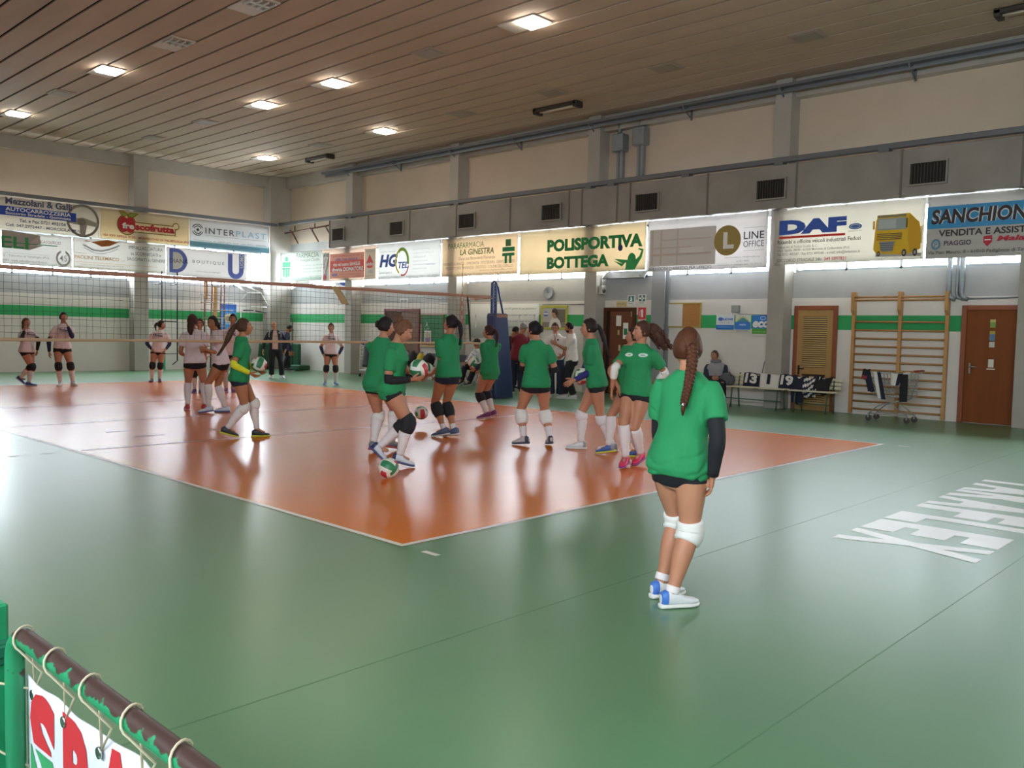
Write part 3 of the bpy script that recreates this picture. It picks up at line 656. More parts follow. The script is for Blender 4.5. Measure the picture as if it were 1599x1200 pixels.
def board(y0, y1, z0, z1, face, frame, name, label, cat, t=.03, fw_=.035, group=None):
    b = MB(); x = WX-.035
    b.box((x+.01, y0+fw_, z0+fw_), (WX-.002, y1-fw_, z1-fw_), face)
    o = b.obj(name, origin=(WX-.02, (y0+y1)/2, z0), label=label, cat=cat, group=group)
    if frame:
        f = MB()
        for a, c, e, g in ((y0,y1,z0,z0+fw_),(y0,y1,z1-fw_,z1),(y0,y0+fw_,z0+fw_,z1-fw_),(y1-fw_,y1,z0+fw_,z1-fw_)): f.box((x, a, e), (WX-.002, c, g), frame, .004)
        f.obj('frame', o)
    return o
def noticeboards():
    fr = mat('board_frame', 'a98f4a', .5)
    o = board(6.0, 6.98, 1.7, 2.29, mat('cork', 'a8743f', .9, var=.15, scale=40), fr, 'notice_board', 'notice board half white and half cork, right of the steel column', 'notice board')
    MB().box((WX-.03,6.5,1.735), (WX-.024,6.945,2.255), pc('dcd8d4')).obj('paper_sheet', o)
    o = board(14.85, 15.86, 1.05, 2.0, mat('chalk_green', '3f7a56', .8, var=.08, scale=3), mat('board_frame_brown', '7a4a34', .5), 'chalk_board', 'green board with paper notices hung right of the far dark door', 'notice board')
    b = MB(); b.box((WX-.1,14.85,1.0), (WX-.036,15.86,1.05), mat('board_ledge', 'c2a46c', .5)); b.obj('chalk_ledge', o)
    P = Print(lambda s, t, q: WR(s, t, q+.03)); P.rect(-15.72, 1.1, -15.4, 1.5, pc('d8d6d2')); P.rect(-15.68, 1.14, -15.44, 1.28, pc('8a6f96')); P.rect(-15.68, 1.3, -15.44, 1.42, pc('b9a88e')); P.text('A', -15.66, 1.62, -15.54, 1.76, pc('c9d4ce')); P.text('1.47', -15.68, 1.53, -15.48, 1.59, pc('c9d4ce')); P.b.obj('print', o)
    # yellow-green framed hatch, its interior and person drawn flat on a board
    o = board(10.02, 10.95, 1.6, 2.24, pc('b9b4ae'), mat('frame_lime', 'b4b03c', .5), 'hatch_board', 'lime framed hatch with dark haired person in white, drawn flat, on the green stripe', 'picture', fw_=.06)
    P = Print(lambda s, t, q: WR(s, t, q+.026))
    P.rect(-10.5, 1.8, -10.08, 2.14, pc('6f665c')); P.rect(-10.88, 1.66, -10.08, 1.8, pc('8a8078'))
    P.ell(-10.76, 2.02, .09, .07, pc('5a6fb0')); P.rect(-10.84, 2.0, -10.68, 2.05, pc('c9ccd8'))
    P.poly([(-10.64,1.66),(-10.6,1.82),(-10.5,1.92),(-10.38,1.93),(-10.26,1.84),(-10.2,1.66)], pc('dcd6cc')); P.poly([(-10.48,1.9),(-10.5,1.99),(-10.38,1.99),(-10.38,1.9)], pc('a9765c'))
    P.ell(-10.46, 2.02, .075, .1, pc('b4826a')); P.poly([(-10.54,2.06),(-10.52,2.14),(-10.44,2.17),(-10.36,2.14),(-10.33,2.04),(-10.38,1.97),(-10.42,2.05)], pc('3c2a24'))
    P.b.obj('print', o)
    # cloth banner with handwriting-like lines
    b = MB(); m = mat('cloth_white', 'dfe2de', .8); nx = 24; vs = []
    G = lambda s, t, o: WR(s, t, o+.03+.008*math.sin(5*s)+.006*math.sin(11*s+3*t))
    for i in range(nx+1):
        s = -13.74+2.74*i/nx; vs += [G(s, 1.34, 0), G(s, 2.3, 0), G(s, 2.3, -.004), G(s, 1.34, -.004)]
    fs = []
    for i in range(nx):
        for k in range(4): fs.append((4*i+k, 4*i+4+k, 4*i+4+(k+1) % 4, 4*i+(k+1) % 4))
    fs += [(0,1,2,3), (4*nx+3, 4*nx+2, 4*nx+1, 4*nx)]
    b.add(vs, fs, m, True); o = b.obj('wall_cloth', origin=(WX-.03,-.0+12.4,1.34), label='white cloth banner with lines of slanted writing, behind the net post', cat='banner')
    P = Print(lambda s, t, q: G(s, t, q+.012)); ink = pc('8a8e90'); gk = pc('9ab0a2')
    for z, s0, s1, tx, k in ((2.12,-12.3,-11.1,'nel tifo gente la sua passione e',gk),(1.94,-12.4,-11.1,'il nostro bianco per tutti voi noi',ink),(1.77,-12.4,-11.12,'sempre uniti con il cuore',ink),(1.6,-12.4,-11.3,'da bambini grandi',ink),(1.4,-12.05,-11.75,'PU 2011',ink)): P.text(tx, s0, z, s1, z+.085, k, .0, .3)
    P.b.obj('print', o)
    # three advertising panels
    def poster(y0, y1, z0, z1, label, art, base):
        b = MB(); b.box((WX-.02,y0,z0), (WX-.002,y1,z1), base, .003); o = b.obj('wall_poster', origin=(WX-.01,(y0+y1)/2,z0), label=label, cat='poster', group='small panels on the green stripe')
        P = Print(lambda s, t, q: WR(-y1+s*(y1-y0), z0+t*(z1-z0), q+.021)); art(P); P.b.obj('print', o)
    def a1(P): P.rect(0,0,1,.32,pc('2f6fb8')); P.ell(.25,.72,.14,.13,pc('4a78c0')); P.text('LIONS',.4,.64,.95,.8,pc('4a78c0'),.04); fine(P,.1,.9,.44,.08,pc('8aa0c4')); P.rect(.1,.12,.9,.2,pc('5a92d0'))
    def a2(P): P.rect(0,.15,1,.6,pc('3a78c8')); P.poly([(.1,.6),(.35,.78),(.5,.95),(.66,.78),(.95,.6)],pc('4a8a9a')); P.ring(.5,.55,.42,.35,.06,pc('c9c46a'),24,10,170); P.text('aqua',.3,.36,.72,.48,pc('cfe0f4'),.02); P.rect(0,0,1,.13,pc('d8d6d0')); P.text('ACQUA NOSTRA',.1,.03,.9,.1,pc('4a4a4a'),.02)
    def a3(P): P.rect(0,.36,1,1,pc('2f78c4')); P.rect(0,.1,1,.36,pc('4f9a34')); P.rect(0,0,1,.1,pc('d8d6d0')); P.text('eco',.04,.4,.98,.72,PW,.05,.15); P.ring(.62,.86,.16,.09,.03,pc('cfe0f4'),16); fine(P,.08,.8,.18,.06,pc('b9dca0'))
    poster(5.15, 5.6, 1.67, 2.0, 'white and blue panel, left of the three on the stripe by the pillar', a1, pc('dddfe2'))
    poster(4.74, 5.12, 1.62, 2.0, 'panel with a blue mountain shape, middle of the three by the pillar', a2, pc('d9d8cc'))
    poster(4.28, 4.7, 1.54, 2.0, 'blue and green panel with white letters, nearest of the three to the pillar', a3, pc('d8d6d0'))
    b = MB(); b.box((WX-.09,5.01,2.06), (WX,5.2,2.22), mat('sensor_grey', '9a9c98', .5), .01); b.tube([(WX-.02,5.1,2.06),(WX-.02,5.0,2.02),(WX-.02,4.2,2.0)], .006, mat('wire', '6a6a66'), 5)
    b.obj('sensor_box', origin=(WX-.05,5.1,2.06), label='small grey electric box above the three panels', cat='electric box')
    # clock
    b = MB(); b.lathe((WX,10.7,2.58), [(0,.0),(.17,.0),(.17,.04),(.15,.05),(.145,.045)], mat('clock_rim', '8a8e92', .4), 28, (-1,0,0)); b.lathe((WX,10.7,2.58), [(0,.042),(.148,.042),(.148,.04)], pc('e6e6e2'), 28, (-1,0,0))
    o = b.obj('wall_clock', origin=(WX,10.7,2.58), label='round white wall clock with grey rim above the lime framed hatch', cat='clock')
    b = MB(); b.box((WX-.05,10.695,2.58), (WX-.046,10.705,2.68), BLACK).obox(V((WX-.049,10.665,2.59)), V((1,0,0)), V((0,.95,-.2)).normalized(), V((0,.2,.95)).normalized(), (.002,.04,.005), BLACK); b.obj('clock_hand', o)
    # safety signs round the dark open door
    def sign(y0, y1, z0, z1, label, art, base=None):
        b = MB(); b.box((WX-.012,y0,z0), (WX-.001,y1,z1), base or pc('e0dfda')); o = b.obj('safety_sign', origin=(WX-.005,(y0+y1)/2,z0), label=label, cat='sign', group='signs round the open dark door')
        P = Print(lambda s, t, q: WR(-y1+s*(y1-y0), z0+t*(z1-z0), q+.013)); art(P); P.b.obj('print', o)
    def exitp(P): P.rect(.12,.35,.88,.92,pc('4a7a7a')); P.ell(.5,.78,.08,.07,PW); P.poly([(.3,.4),(.45,.6),(.4,.72),(.62,.7),(.7,.55),(.58,.55),(.7,.4)],PW); P.rect(.2,.12,.8,.2,pc('9ab0a8'))
    def arrows(P): 
        P.rect(.12,.3,.88,.92,pc('4a706a')); P.rect(.42,.34,.58,.88,PW); P.rect(.18,.54,.82,.68,PW); P.ell(.5,.61,.08,.06,pc('4a706a')); P.rect(.2,.1,.8,.18,pc('9aa8a4'))
    def ext(P): P.rect(0,.15,1,1,pc('c2323a')); P.rect(.4,.3,.64,.78,PW); P.ell(.52,.78,.12,.06,PW); P.rect(.42,.82,.6,.87,PW); P.line([(.4,.8),(.25,.7),(.25,.35)],.05,PW); P.text('ESTINTORE',.12,.03,.88,.12,pc('a9383c'))
    def plain(P): P.text('SPOGLIATOI',.1,.3,.9,.7,pc('8a7a50'),.01)
    sign(8.12, 8.44, 2.2, 2.34, 'small beige sign above the open dark door', plain, pc('c9b98a'))
    sign(7.88, 8.1, 2.24, 2.48, 'green running figure sign up above the open dark door', exitp)
    sign(7.55, 7.78, 2.26, 2.5, 'white sign with a green cross of arrows above the extinguisher sign', arrows)
    sign(7.54, 7.77, 1.84, 2.18, 'red fire extinguisher sign right of the open dark door', ext)
    # loudspeaker on the pillar side, tilting window arm
    b = MB(); b.box((13.5,8.7,2.5), (13.7,8.79,2.72), mat('speaker_grey', 'b4b1aa', .5), .01); b.lathe((13.6,8.7,2.6), [(0,.012),(.06,.012),(.07,.0)], mat('speaker_cone', '55524e', .7), 16, (0,-1,0)); b.tube([(13.6,8.79,2.72),(13.6,8.78,2.95),(13.7,8.75,3.02)], .012, STEEL)
    b.obj('loudspeaker', origin=(13.6,8.75,2.5), label='small grey loudspeaker on the pillar left of the open dark door', cat='loudspeaker')
    b = MB(); b.obox(V((13.66,8.1,2.98)), V((.75,0,.66)).normalized(), V((0,1,0)), V((-.66,0,.75)).normalized(), (.14,.62,.012), mat('vent_window_dark', '4a4c50', .4)); b.tube([(13.8,7.6,2.9),(13.56,7.6,2.95)], .012, STEEL); b.tube([(13.8,8.6,2.9),(13.56,8.6,2.95)], .012, STEEL)
    b.obj('tilt_window', origin=(13.7,8.1,2.92), label='dark tilted vent window flap below the green lettered sports club banner', cat='window flap')
    b = MB(); b.tube([(WX-.015,10.9,2.27),(WX-.015,9.3,2.27)], .01, mat('wire', '6a6a66'), 5); b.tube([(WX-.02,4.45,.6),(WX-.02,4.38,.95),(WX-.02,4.22,1.3)], .008, mat('wire', '6a6a66'), 5)
    b.obj('wall_cable', origin=(WX-.015,10,2.27), label='thin grey cable on the wall right of the lime framed hatch', cat='cable')
noticeboards()

# ------------------------------------------------------------------ things along the long wall
def wall_bars():
    o = thing('wall_bars', (13.65, 1.55, 0), 'beech gymnastics wall bars two bays wide between the louvred door and redwood door', 'wall bars')
    for y in (2.43, 1.52, .66):
        b = MB(); prof = [(13.78,.02),(13.7,.02),(13.7,2.0),(13.62,2.1),(13.62,2.46),(13.78,2.46)]
        b.loft([[V((x, y-.03, z)) for x, z in prof], [V((x, y+.03, z)) for x, z in prof]], BEECH, False); b.obj('upright', o)
    zs = [2.3, 2.36, 1.87, 1.7]+[1.535-.158*k for k in range(10)]
    for i, z in enumerate(zs):
        x = 13.64 if i < 2 else 13.73
        if i == 1: x = 13.66
        b = MB(); b.tube([(x,2.4,z),(x,.69,z)], .02, mat('rung_beech', 'a87a48', .45, var=.1, scale=9), 8); b.obj('rung', o)
wall_bars()

def bench(y0, y1, label, x=13.14):
    o = thing('bench', (x, (y0+y1)/2, 0), label, 'bench', 'slatted benches by the long wall')
    pa = mat('bench_slat', 'd6cfb4', .5, var=.06, scale=4); gm = mat('bench_frame', '3c5a48', .5)
    for k, xx in enumerate((x-.2, x-.09, x+.02)): MB().box((xx,y0,.43), (xx+.085,y1,.455), pa, .006).obj('seat_slat', o)
    for z in (.52, .6, .68): MB().obox(V((x+.16+.06*(z-.5),(y0+y1)/2,z)), V((.98,0,.15)).normalized(), V((0,1,0)), V((-.15,0,.98)).normalized(), (.01,(y1-y0)/2,.03), pa, .004).obj('back_slat', o)
    k = 3 if y1-y0 > 1.6 else 2
    for i in range(k):
        y = y0+.15+(y1-y0-.3)*i/(k-1); b = MB()
        b.tube([(x-.2,y,0),(x-.15,y,.42),(x+.12,y,.42),(x+.19,y,.74)], .016, gm, 8); b.tube([(x+.18,y,0),(x+.12,y,.42)], .016, gm, 8); b.obj('leg', o)
    b = MB(); b.tube([(x,y0+.15,.18),(x,y1-.15,.18)], .012, gm); b.obj('stretcher', o)
bench(3.5, 5.9, 'long cream slatted bench with green legs where the hooded man sits')
bench(2.45, 3.42, 'short cream slatted bench in front of the louvred door')

def drape(pts_fn, nu, nv, m, thick=.008, seed=0):
    """thin cloth: pts_fn(u, v) surface point, closed with thickness"""
    g = [[pts_fn(i/nu, j/nv) for i in range(nu+1)] for j in range(nv+1)]
    b = MB(); n1 = nu+1; A = []; B = []
    for j in range(nv+1):
        for i in range(nu+1):
            du = g[j][min(i+1,nu)]-g[j][max(i-1,0)]; dv = g[min(j+1,nv)][i]-g[max(j-1,0)][i]; n = du.cross(dv); n = n.normalized() if n.length > 1e-9 else V((1,0,0))
            A.append(g[j][i]+n*thick/2); B.append(g[j][i]-n*thick/2)
    off = len(A); fs = []; mm = []
    mats = m if callable(m) else (lambda u, v: m)
    def add(f, i, j): fs.append(f); mm.append(mats((i+.5)/nu, (j+.5)/nv))
    for j in range(nv):
        for i in range(nu):
            a = j*n1+i; add((a,a+1,a+n1+1,a+n1), i, j); add((off+a,off+a+n1,off+a+n1+1,off+a+1), i, j)
    for i in range(nu): add((i,off+i,off+i+1,i+1), i, 0); a = nv*n1+i; add((a,a+1,off+a+1,off+a), i, nv-1)
    for j in range(nv): a = j*n1; add((a,a+n1,off+a+n1,off+a), 0, j); a += nu; add((a,off+a,off+a+n1,a+n1), nu-1, j)
    b.v = A+B
    for f, m_ in zip(fs, mm): b.f.append(list(f)); b.m.append(b.mi(m_)); b.sm.append(True)
    return b
NAVY = mat('cloth_navy', '1c1f33', .85); CW = mat('cloth_shirt_white', 'd6d2cc', .85); CB = mat('cloth_black', '17171a', .85)
def jersey(y, w, m, num, label, nm):
    def f(u, v):
        s = (u-.5)*w; z = .74-.33*v; x = 13.5-.05*v+.012*math.sin(9*u+3*v)
        if v < .12: x += .03*(1-v/.12)
        return V((x-.21, y-.1-s, z+.012*math.sin(5*u)))
    o = drape(f, 14, 10, m).obj('jersey', origin=(13.48,y,.42), label=label, cat='jersey', group='jerseys over the bench backs')
    if num:
        P = Print(lambda s, t, q: f(.5+s/w, (.74-t)/.33)+V((-.036-q,0,0)))
        hw_ = .035 if num == '1' else .07*len(num); P.text(num, -hw_, .52, hw_, .73, nm, .05); P.b.obj('print', o)
jersey(4.5, .38, NAVY, '13', 'navy jersey with white number 13 over the long bench back', CW)
jersey(4.09, .44, CW, '1', 'white jersey with dark number 1 over the long bench back', NAVY)
jersey(3.68, .36, NAVY, '19', 'navy jersey with white number 19 beside the white number 1 jersey', CW)
def striped(u, v): return CW if int(v*7+u*3) % 2 else NAVY
def heap(y, x, w, drop, m, label, ph):
    def f(u, v):
        z = .73-drop*v+.02*math.sin(7*u+ph); xx = x-.1*math.sin(v*2.6)-.02*math.sin(11*u+ph)-.1*v
        return V((xx-.18, y-.1-(u-.5)*w*(1-.25*v*math.sin(ph)), z))
    drape(f, 14, 14, m, .012).obj('jersey', origin=(x,y,.45), label=label, cat='jersey', group='jerseys over the bench backs')
heap(3.4, 13.5, .3, .56, NAVY, 'navy jersey hanging low at the left end of the short bench', 1.1)
heap(3.14, 13.48, .32, .42, striped, 'navy and white striped jersey bunched over the short bench', 2.3)
heap(2.9, 13.5, .34, .34, CB, 'black jersey draped over the right part of the short bench', .4)
def backpack(loc, label, m, h=.42, w=.32, d=.22, lean=0, group=None, cat='bag'):
    b = MB(); x, y, z = loc; rings = []
    for k in range(9):
        t = k/8; s = (.82+.3*math.sin(math.pi*min(t*1.1, 1)))*(1 if t < .8 else 1-(t-.8)*2.6)
        rings.append([V((x+lean*t*h+math.cos(a)*d/2*s*(abs(math.cos(a))**-.3 if abs(math.cos(a)) > .3 else 1), y+math.sin(a)*w/2*s*(abs(math.sin(a))**-.3 if abs(math.sin(a)) > .3 else 1), z+h*t)) for a in [2*math.pi*j/16 for j in range(16)]])
    o = b.loft(rings, m).obj('backpack', origin=loc, label=label, cat=cat, group=group)
    b = MB(); b.ball((x-d*.42, y, z+h*.35), .1, m, 12, 8, (.5, 1.2, 1)); b.obj('front_pocket', o)
    b = MB(); b.tube([(x+d*.2,y-.05,z+h*.9),(x+d*.2,y-.03,z+h*1.08),(x+d*.2,y+.03,z+h*1.08),(x+d*.2,y+.05,z+h*.9)], .01, CB, 6); b.obj('strap', o)
backpack((13.12, 4.9, .462), 'grey backpack on the long bench between the seated man and the number 13 jersey', mat('bag_grey', '55585c', .8), .26, .3, .24)

def shopping_cart():
    o = thing('shopping_cart', (12.75, 1.15, 0), 'chrome supermarket trolley hung with striped scarves in front of the wall bars', 'shopping cart')
    x0, x1 = 12.5, 12.98; wire = mat('cart_wire', 'a9aaa8', .35, metal=.6)
    yl, yr = 1.62, .86      # left end (nose) and right end (handle)
    b = MB(); r = .0045
    def P(u, v, w): # u along, v across, w height
        y = yl+.03-(yl-yr)*(u)-.12*(1-w)*(1-u)*1.0; return V((x0+.02*(1-w)+(x1-x0-.04*(1-w))*v, y, .47+.42*w-.06*(1-u)*w*0))
    for w in (0, .25, .5, .75, 1):
        b.tube([P(0,0,w),P(1,0,w),P(1,1,w),P(0,1,w)], r*1.3, wire, 5, close=True)
    for k in range(13):
        u = k/12; b.tube([P(u,0,1),P(u,0,0),P(u,1,0),P(u,1,1)], r, wire, 5)
    for k in range(1, 8): v = k/8; b.tube([P(0,v,1),P(0,v,0),P(1,v,0),P(1,v,1)], r, wire, 5)
    b.obj('wire_basket', o)
    b = MB()
    for x in (x0+.04, x1-.04):
        b.tube([(x,yr-.05,.95),(x,yr+.0,.86),(x,yr+.14,.42),(x,yl-.2,.3),(x,yl-.02,.14)], .012, wire, 8)
        b.tube([(x,yr+.1,.45),(x,1.2,.34),(x,yr+.05,.14)], .012, wire, 8); b.tube([(x,yl-.02,.14),(x,yr+.05,.14)], .012, wire, 8)
    b.obj('frame', o)
    b = MB(); b.tube([(x0,yr-.06,.96),(x1,yr-.06,.96)], .018, mat('cart_red', 'a0303c', .4), 10); b.obj('handle', o)
    rb = mat('caster_rubber', '4a4040', .7)
    for x in (x0+.04, x1-.04):
        for y in (yl-.02, yr+.05):
            b = MB(); b.lathe((x-.015,y,.055), [(0,0),(.045,0),(.055,.006),(.055,.024),(.045,.03),(0,.03)], rb, 16, (1,0,0)); b.box((x-.02,y-.012,.06), (x+.02,y+.012,.14), wire); b.obj('caster', o)
    def scarf(fn, m, label): drape(fn, 8, 24, m, .012).obj('scarf', origin=fn(.5, .5), label=label, cat='scarf', group='scarves hung on the shopping cart')
    def st2(u, v): return CW if int(v*5) % 2 == 0 else NAVY
    def f1(u, v):
        t = v*1.25-.4; z = .97-abs(t)*.5; return V((x0-.02-.05*math.cos(t*2), yl+.07-.12*u-.1*t, z+.01*math.sin(8*u)))
    def f2(u, v): return V((x0-.03-.012*math.sin(9*u+3*v), yl-.1-.13*u-.11*v, .92-.5*v))
    def f3(u, v): return V((x0-.03-.02*math.sin(7*u)+.05*max(0,.12-v), yr+.34-.34*u*(1-.3*v), .92-.22*v-.02*math.sin(5*u)))
    def f4(u, v): return V((x0-.055-.01*math.sin(5*u), yr+.16-.13*u, .9-.5*v))
    scarf(f1, lambda u, v: mat('cloth_red', '8a2f3a', .85) if v < .12 else (CB if v < .5 else NAVY), 'dark scarf with a red end knotted over the nose of the cart')
    scarf(f2, lambda u, v: CW if u < .5 else NAVY, 'white and navy scarf hanging lengthwise down the cart basket')
    scarf(f3, lambda u, v: NAVY if .36 < u < .68 else CW, 'broad white and navy scarf folded over the cart side')
    scarf(f4, CB, 'black scarf hanging straight down from the cart side')
shopping_cart()

def trolley_and_chairs():
    o = thing('laundry_trolley', (13.1, 17.3, 0), 'white wire trolley with a black bag hung on it beyond the net', 'trolley')
    wm = mat('trolley_white', 'cfcfcb', .4); b = MB()
    for x in (12.85, 13.3):
        for y in (17.75, 16.9): b.tube([(x,y,.1),(x,y,1.0)], .014, wm, 8)
    for z in (.2, .55, .66, .78, .9, 1.0): b.tube([(12.85,17.75,z),(12.85,16.9,z),(13.3,16.9,z),(13.3,17.75,z)], .01, wm, 6, close=True)
    b.obj('frame', o); MB().box((12.83,16.88,.19), (13.32,17.77,.22), wm, .005).obj('shelf', o)
    for x in (12.85, 13.3):
        for y in (17.75, 16.9): b = MB(); b.lathe((x-.015,y,.05), [(0,0),(.05,0),(.05,.03),(0,.03)], BLACK, 14, (1,0,0)); b.obj('caster', o)
    b = MB(); rings = []
    for k in range(8):
        t = k/7; rings.append([V((12.72+.09*math.cos(a)*(1-.3*t), 17.15+.3*math.sin(a)*(1-.35*t), .32+.72*t)) for a in [2*math.pi*j/14 for j in range(14)]])
    b.loft(rings, mat('bag_black', '26282c', .7)).obj('garment_bag', origin=(12.72,17.15,.32), label='black bag hanging on the white wire trolley', cat='bag')
    b = MB(); b.ball((12.8,17.45,1.08), .14, mat('cloth_blue', '4a5a8a', .85), 14, 10, (.8,1,.6)); b.obj('folded_cloth', origin=(12.8,17.45,1.03), label='blue bundled cloth lying on top of the wire trolley', cat='cloth')
    def chair(x, y, rz, label):
        o = thing('folding_chair', (x, y, 0), label, 'chair', 'folding chairs by the long wall'); sm = mat('chair_seat', '2a2a2c', .6); c, s = math.cos(rz), math.sin(rz)
        T = lambda a, q, z: V((x+a*c-q*s, y+a*s+q*c, z))
        b = MB(); b.loft([[T(-.2,-.2,z),T(.2,-.2,z),T(.2,.2,z),T(-.2,.2,z)] for z in (.43,.46)], sm, False).obj('seat', o)
        b = MB(); b.loft([[T(-.23+e,-.19,z),T(-.21+e,-.19,z),T(-.21+e,.19,z),T(-.23+e,.19,z)] for e, z in ((0,.62),(-.03,.82))], sm, False).obj('backrest', o)
        for q in (-.21, .21):
            b = MB(); b.tube([T(.22,q,0),T(-.1,q,.45),T(-.25,q,.84)], .012, STEEL, 8); b.obj('leg', o)
            b = MB(); b.tube([T(-.22,q*.9,0),T(.16,q*.9,.44)], .012, STEEL, 8); b.obj('leg', o)
        b = MB(); b.tube([T(.14,-.21,.1),T(.14,.21,.1)], .009, STEEL); b.obj('stretcher', o)
    az = math.radians(180)
    chair(13.02, 12.82, math.radians(195), 'folding chair with silver legs under the seated person in a cap')
    chair(13.1, 13.55, az, 'dark folding chair left of the seated person in a cap')
    chair(13.2, 15.0, az, 'folding chair below the green board, nearer of two holding bags'); chair(13.2, 15.75, az, 'folding chair below the green board, farther of two holding bags')
    backpack((13.2, 14.85, .465), 'black bag with white marks on the nearer chair below the green board', CB, .34, .32, .26, group='bags below the green board')
    backpack((13.2, 15.2, .465), 'yellow and black bag on the nearer chair below the green board', mat('bag_yellow', 'c9b02c', .7), .36, .2, .22, group='bags below the green board')
    backpack((13.2, 15.6, .465), 'black bag on the farther chair below the green board', mat('bag_dark', '1d1e22', .7), .38, .34, .26, group='bags below the green board')
    backpack((13.2, 15.92, .465), 'pale lilac bag on the farther chair below the green board', mat('bag_lilac', 'a9a4bc', .7), .4, .22, .24, group='bags below the green board')
trolley_and_chairs()

# ------------------------------------------------------------------ things by the far wall
def far_wall():
    bm_ = mat('ladder_red', '6a3f38', .5); bk = mat('goal_black', '2e2a2c', .5)
    y = 23.3
    b = MB(); b.tube([(8.98,y,3.25),(8.98,y,1.62)], .022, bk); b.tube([(9.5,y,3.25),(9.5,y,.32)], .022, bk); b.tube([(8.98,y,1.62),(9.5,y,1.62)], .02, bk); b.tube([(9.5,y,.32),(9.3,y-.1,.2)], .018, bk); b.tube([(9.0,y,.55),(9.5,y,.55)], .012, bk); b.tube([(8.98,y,2.85),(8.98,23.8,2.85)], .018, bk); b.tube([(9.5,y,2.85),(9.5,23.8,2.85)], .018, bk)
    b.obj('climbing_frame', origin=(9.25,y,.3), label='thin black steel frame on the far wall behind the girl with hands on hips', cat='steel frame')
    o = thing('wall_ladder', (10.8, 23.35, 0), 'red-brown ladder frame with pale wooden pole beside the blue poster', 'ladder')
    for x in (10.46, 10.68, 11.02, 11.18):
        b = MB(); b.tube([(x,23.3,.05),(x+(.0 if x in (10.46,11.18) else .04),23.3,3.1)], .026, bm_); b.obj('upright', o)
    for z in (.45, .8, 1.15, 1.5, 1.78, 2.05, 2.3, 2.55, 2.85): b = MB(); b.tube([(10.4 if z < 2 else 10.3,23.28,z),(11.2 if z < 2 else 11.5,23.28,z)], .016, mat('ladder_rung', '9a8a80', .5)); b.obj('rung', o)
    b = MB(); b.box((10.8,23.3,1.5), (10.92,23.36,2.85), BEECH, .008); b.obj('wooden_pole', o)
    b = MB(); b.box((10.5,23.3,2.4), (10.58,23.35,3.05), BEECH, .008); b.obj('wooden_pole', o)
    b = MB(); b.box((11.32,23.77,1.26), (11.9,23.798,2.28), pc('3f86cc')); o = b.obj('wall_poster', origin=(11.6,23.79,1.26), label='tall blue poster with a pale patch on the far wall right of the ladder', cat='poster')
    P = Print(lambda s, t, q: WF(11.32+s*.58, 1.26+t*1.02, q+.031)); P.rect(0,.85,1,1,pc('2f5fb0')); P.rect(0,.3,1,.5,pc('86b6e0')); P.ell(.5,.52,.3,.16,pc('c9bfa0')); P.ell(.42,.5,.16,.09,pc('9a8f74')); P.b.obj('print', o)
    # basketball goal seen edge on: white tube arms and board
    wt = mat('hoop_white', 'e2e2de', .4)
    b = MB(); b.tube([(11.42,22.6,2.35),(11.66,22.6,2.66),(12.18,22.6,2.68),(12.42,22.6,2.3)], .03, wt); b.tube([(11.66,22.6,2.66),(11.8,23.8,3.05)], .03, wt); b.tube([(12.18,22.6,2.68),(12.1,23.8,3.05)], .03, wt); b.tube([(11.42,22.6,2.35),(11.42,22.6,1.0)], .012, wt); b.tube([(11.42,22.6,2.2),(12.42,22.6,2.2)], .012, wt)
    o = b.obj('basketball_hoop', origin=(11.9,22.6,1.0), label='white tube frame with two dark bars left of the corner pillar', cat='sports frame')
    b = MB(); b.tube([(11.5,22.58,2.06),(11.88,22.58,2.07)], .022, BLACK); b.tube([(11.96,22.58,2.06),(12.38,22.58,2.0)], .022, BLACK); b.obj('dark_bar', o)
    gm = mat('mat_green', '27553c', .75, var=.08, scale=6)
    b = MB(); b.obox(V((12.72,23.1,.48)), V((1,0,0)), V((0,.97,.2)).normalized(), V((0,-.2,.97)).normalized(), (.32,.08,.46), gm, .03); b.obj('gym_mat', origin=(12.72,23.1,0), label='dark green gym mat leaning behind the man in the dark jacket', cat='mat', group='green gym mats')
    b = MB(); b.obox(V((13.38,22.4,.47)), V((.3,-.95,0)).normalized(), V((.95,.3,0)).normalized(), V((0,0,1)), (.3,.07,.46), gm, .03); b.obj('gym_mat', origin=(13.38,22.4,0), label='dark green gym mat standing right of the bending man', cat='mat', group='green gym mats')
    o = thing('badminton_post', (13.05, 21.55, 0), 'thin green badminton post on a dark green wheeled base', 'sports post')
    b = MB(); b.box((12.85,21.2,.03), (13.3,22.0,.2), gm, .03); b.obj('base', o)
    b = MB(); b.tube([(12.95,21.8,.2),(12.95,21.8,1.78)], .02, mat('post_green', '2a4a3a', .5)); b.ball((12.95,21.8,1.42), .035, BLACK, 10, 6); b.obj('pole', o)
    b = MB(); b.box((9.15,23.66,0), (9.27,23.74,.5), mat('tube_green', '35a070', .5), .01); b.obj('foam_roller', origin=(9.2,23.7,0), label='small bright green foam block against the far wall by the black frame', cat='foam block')
far_wall()

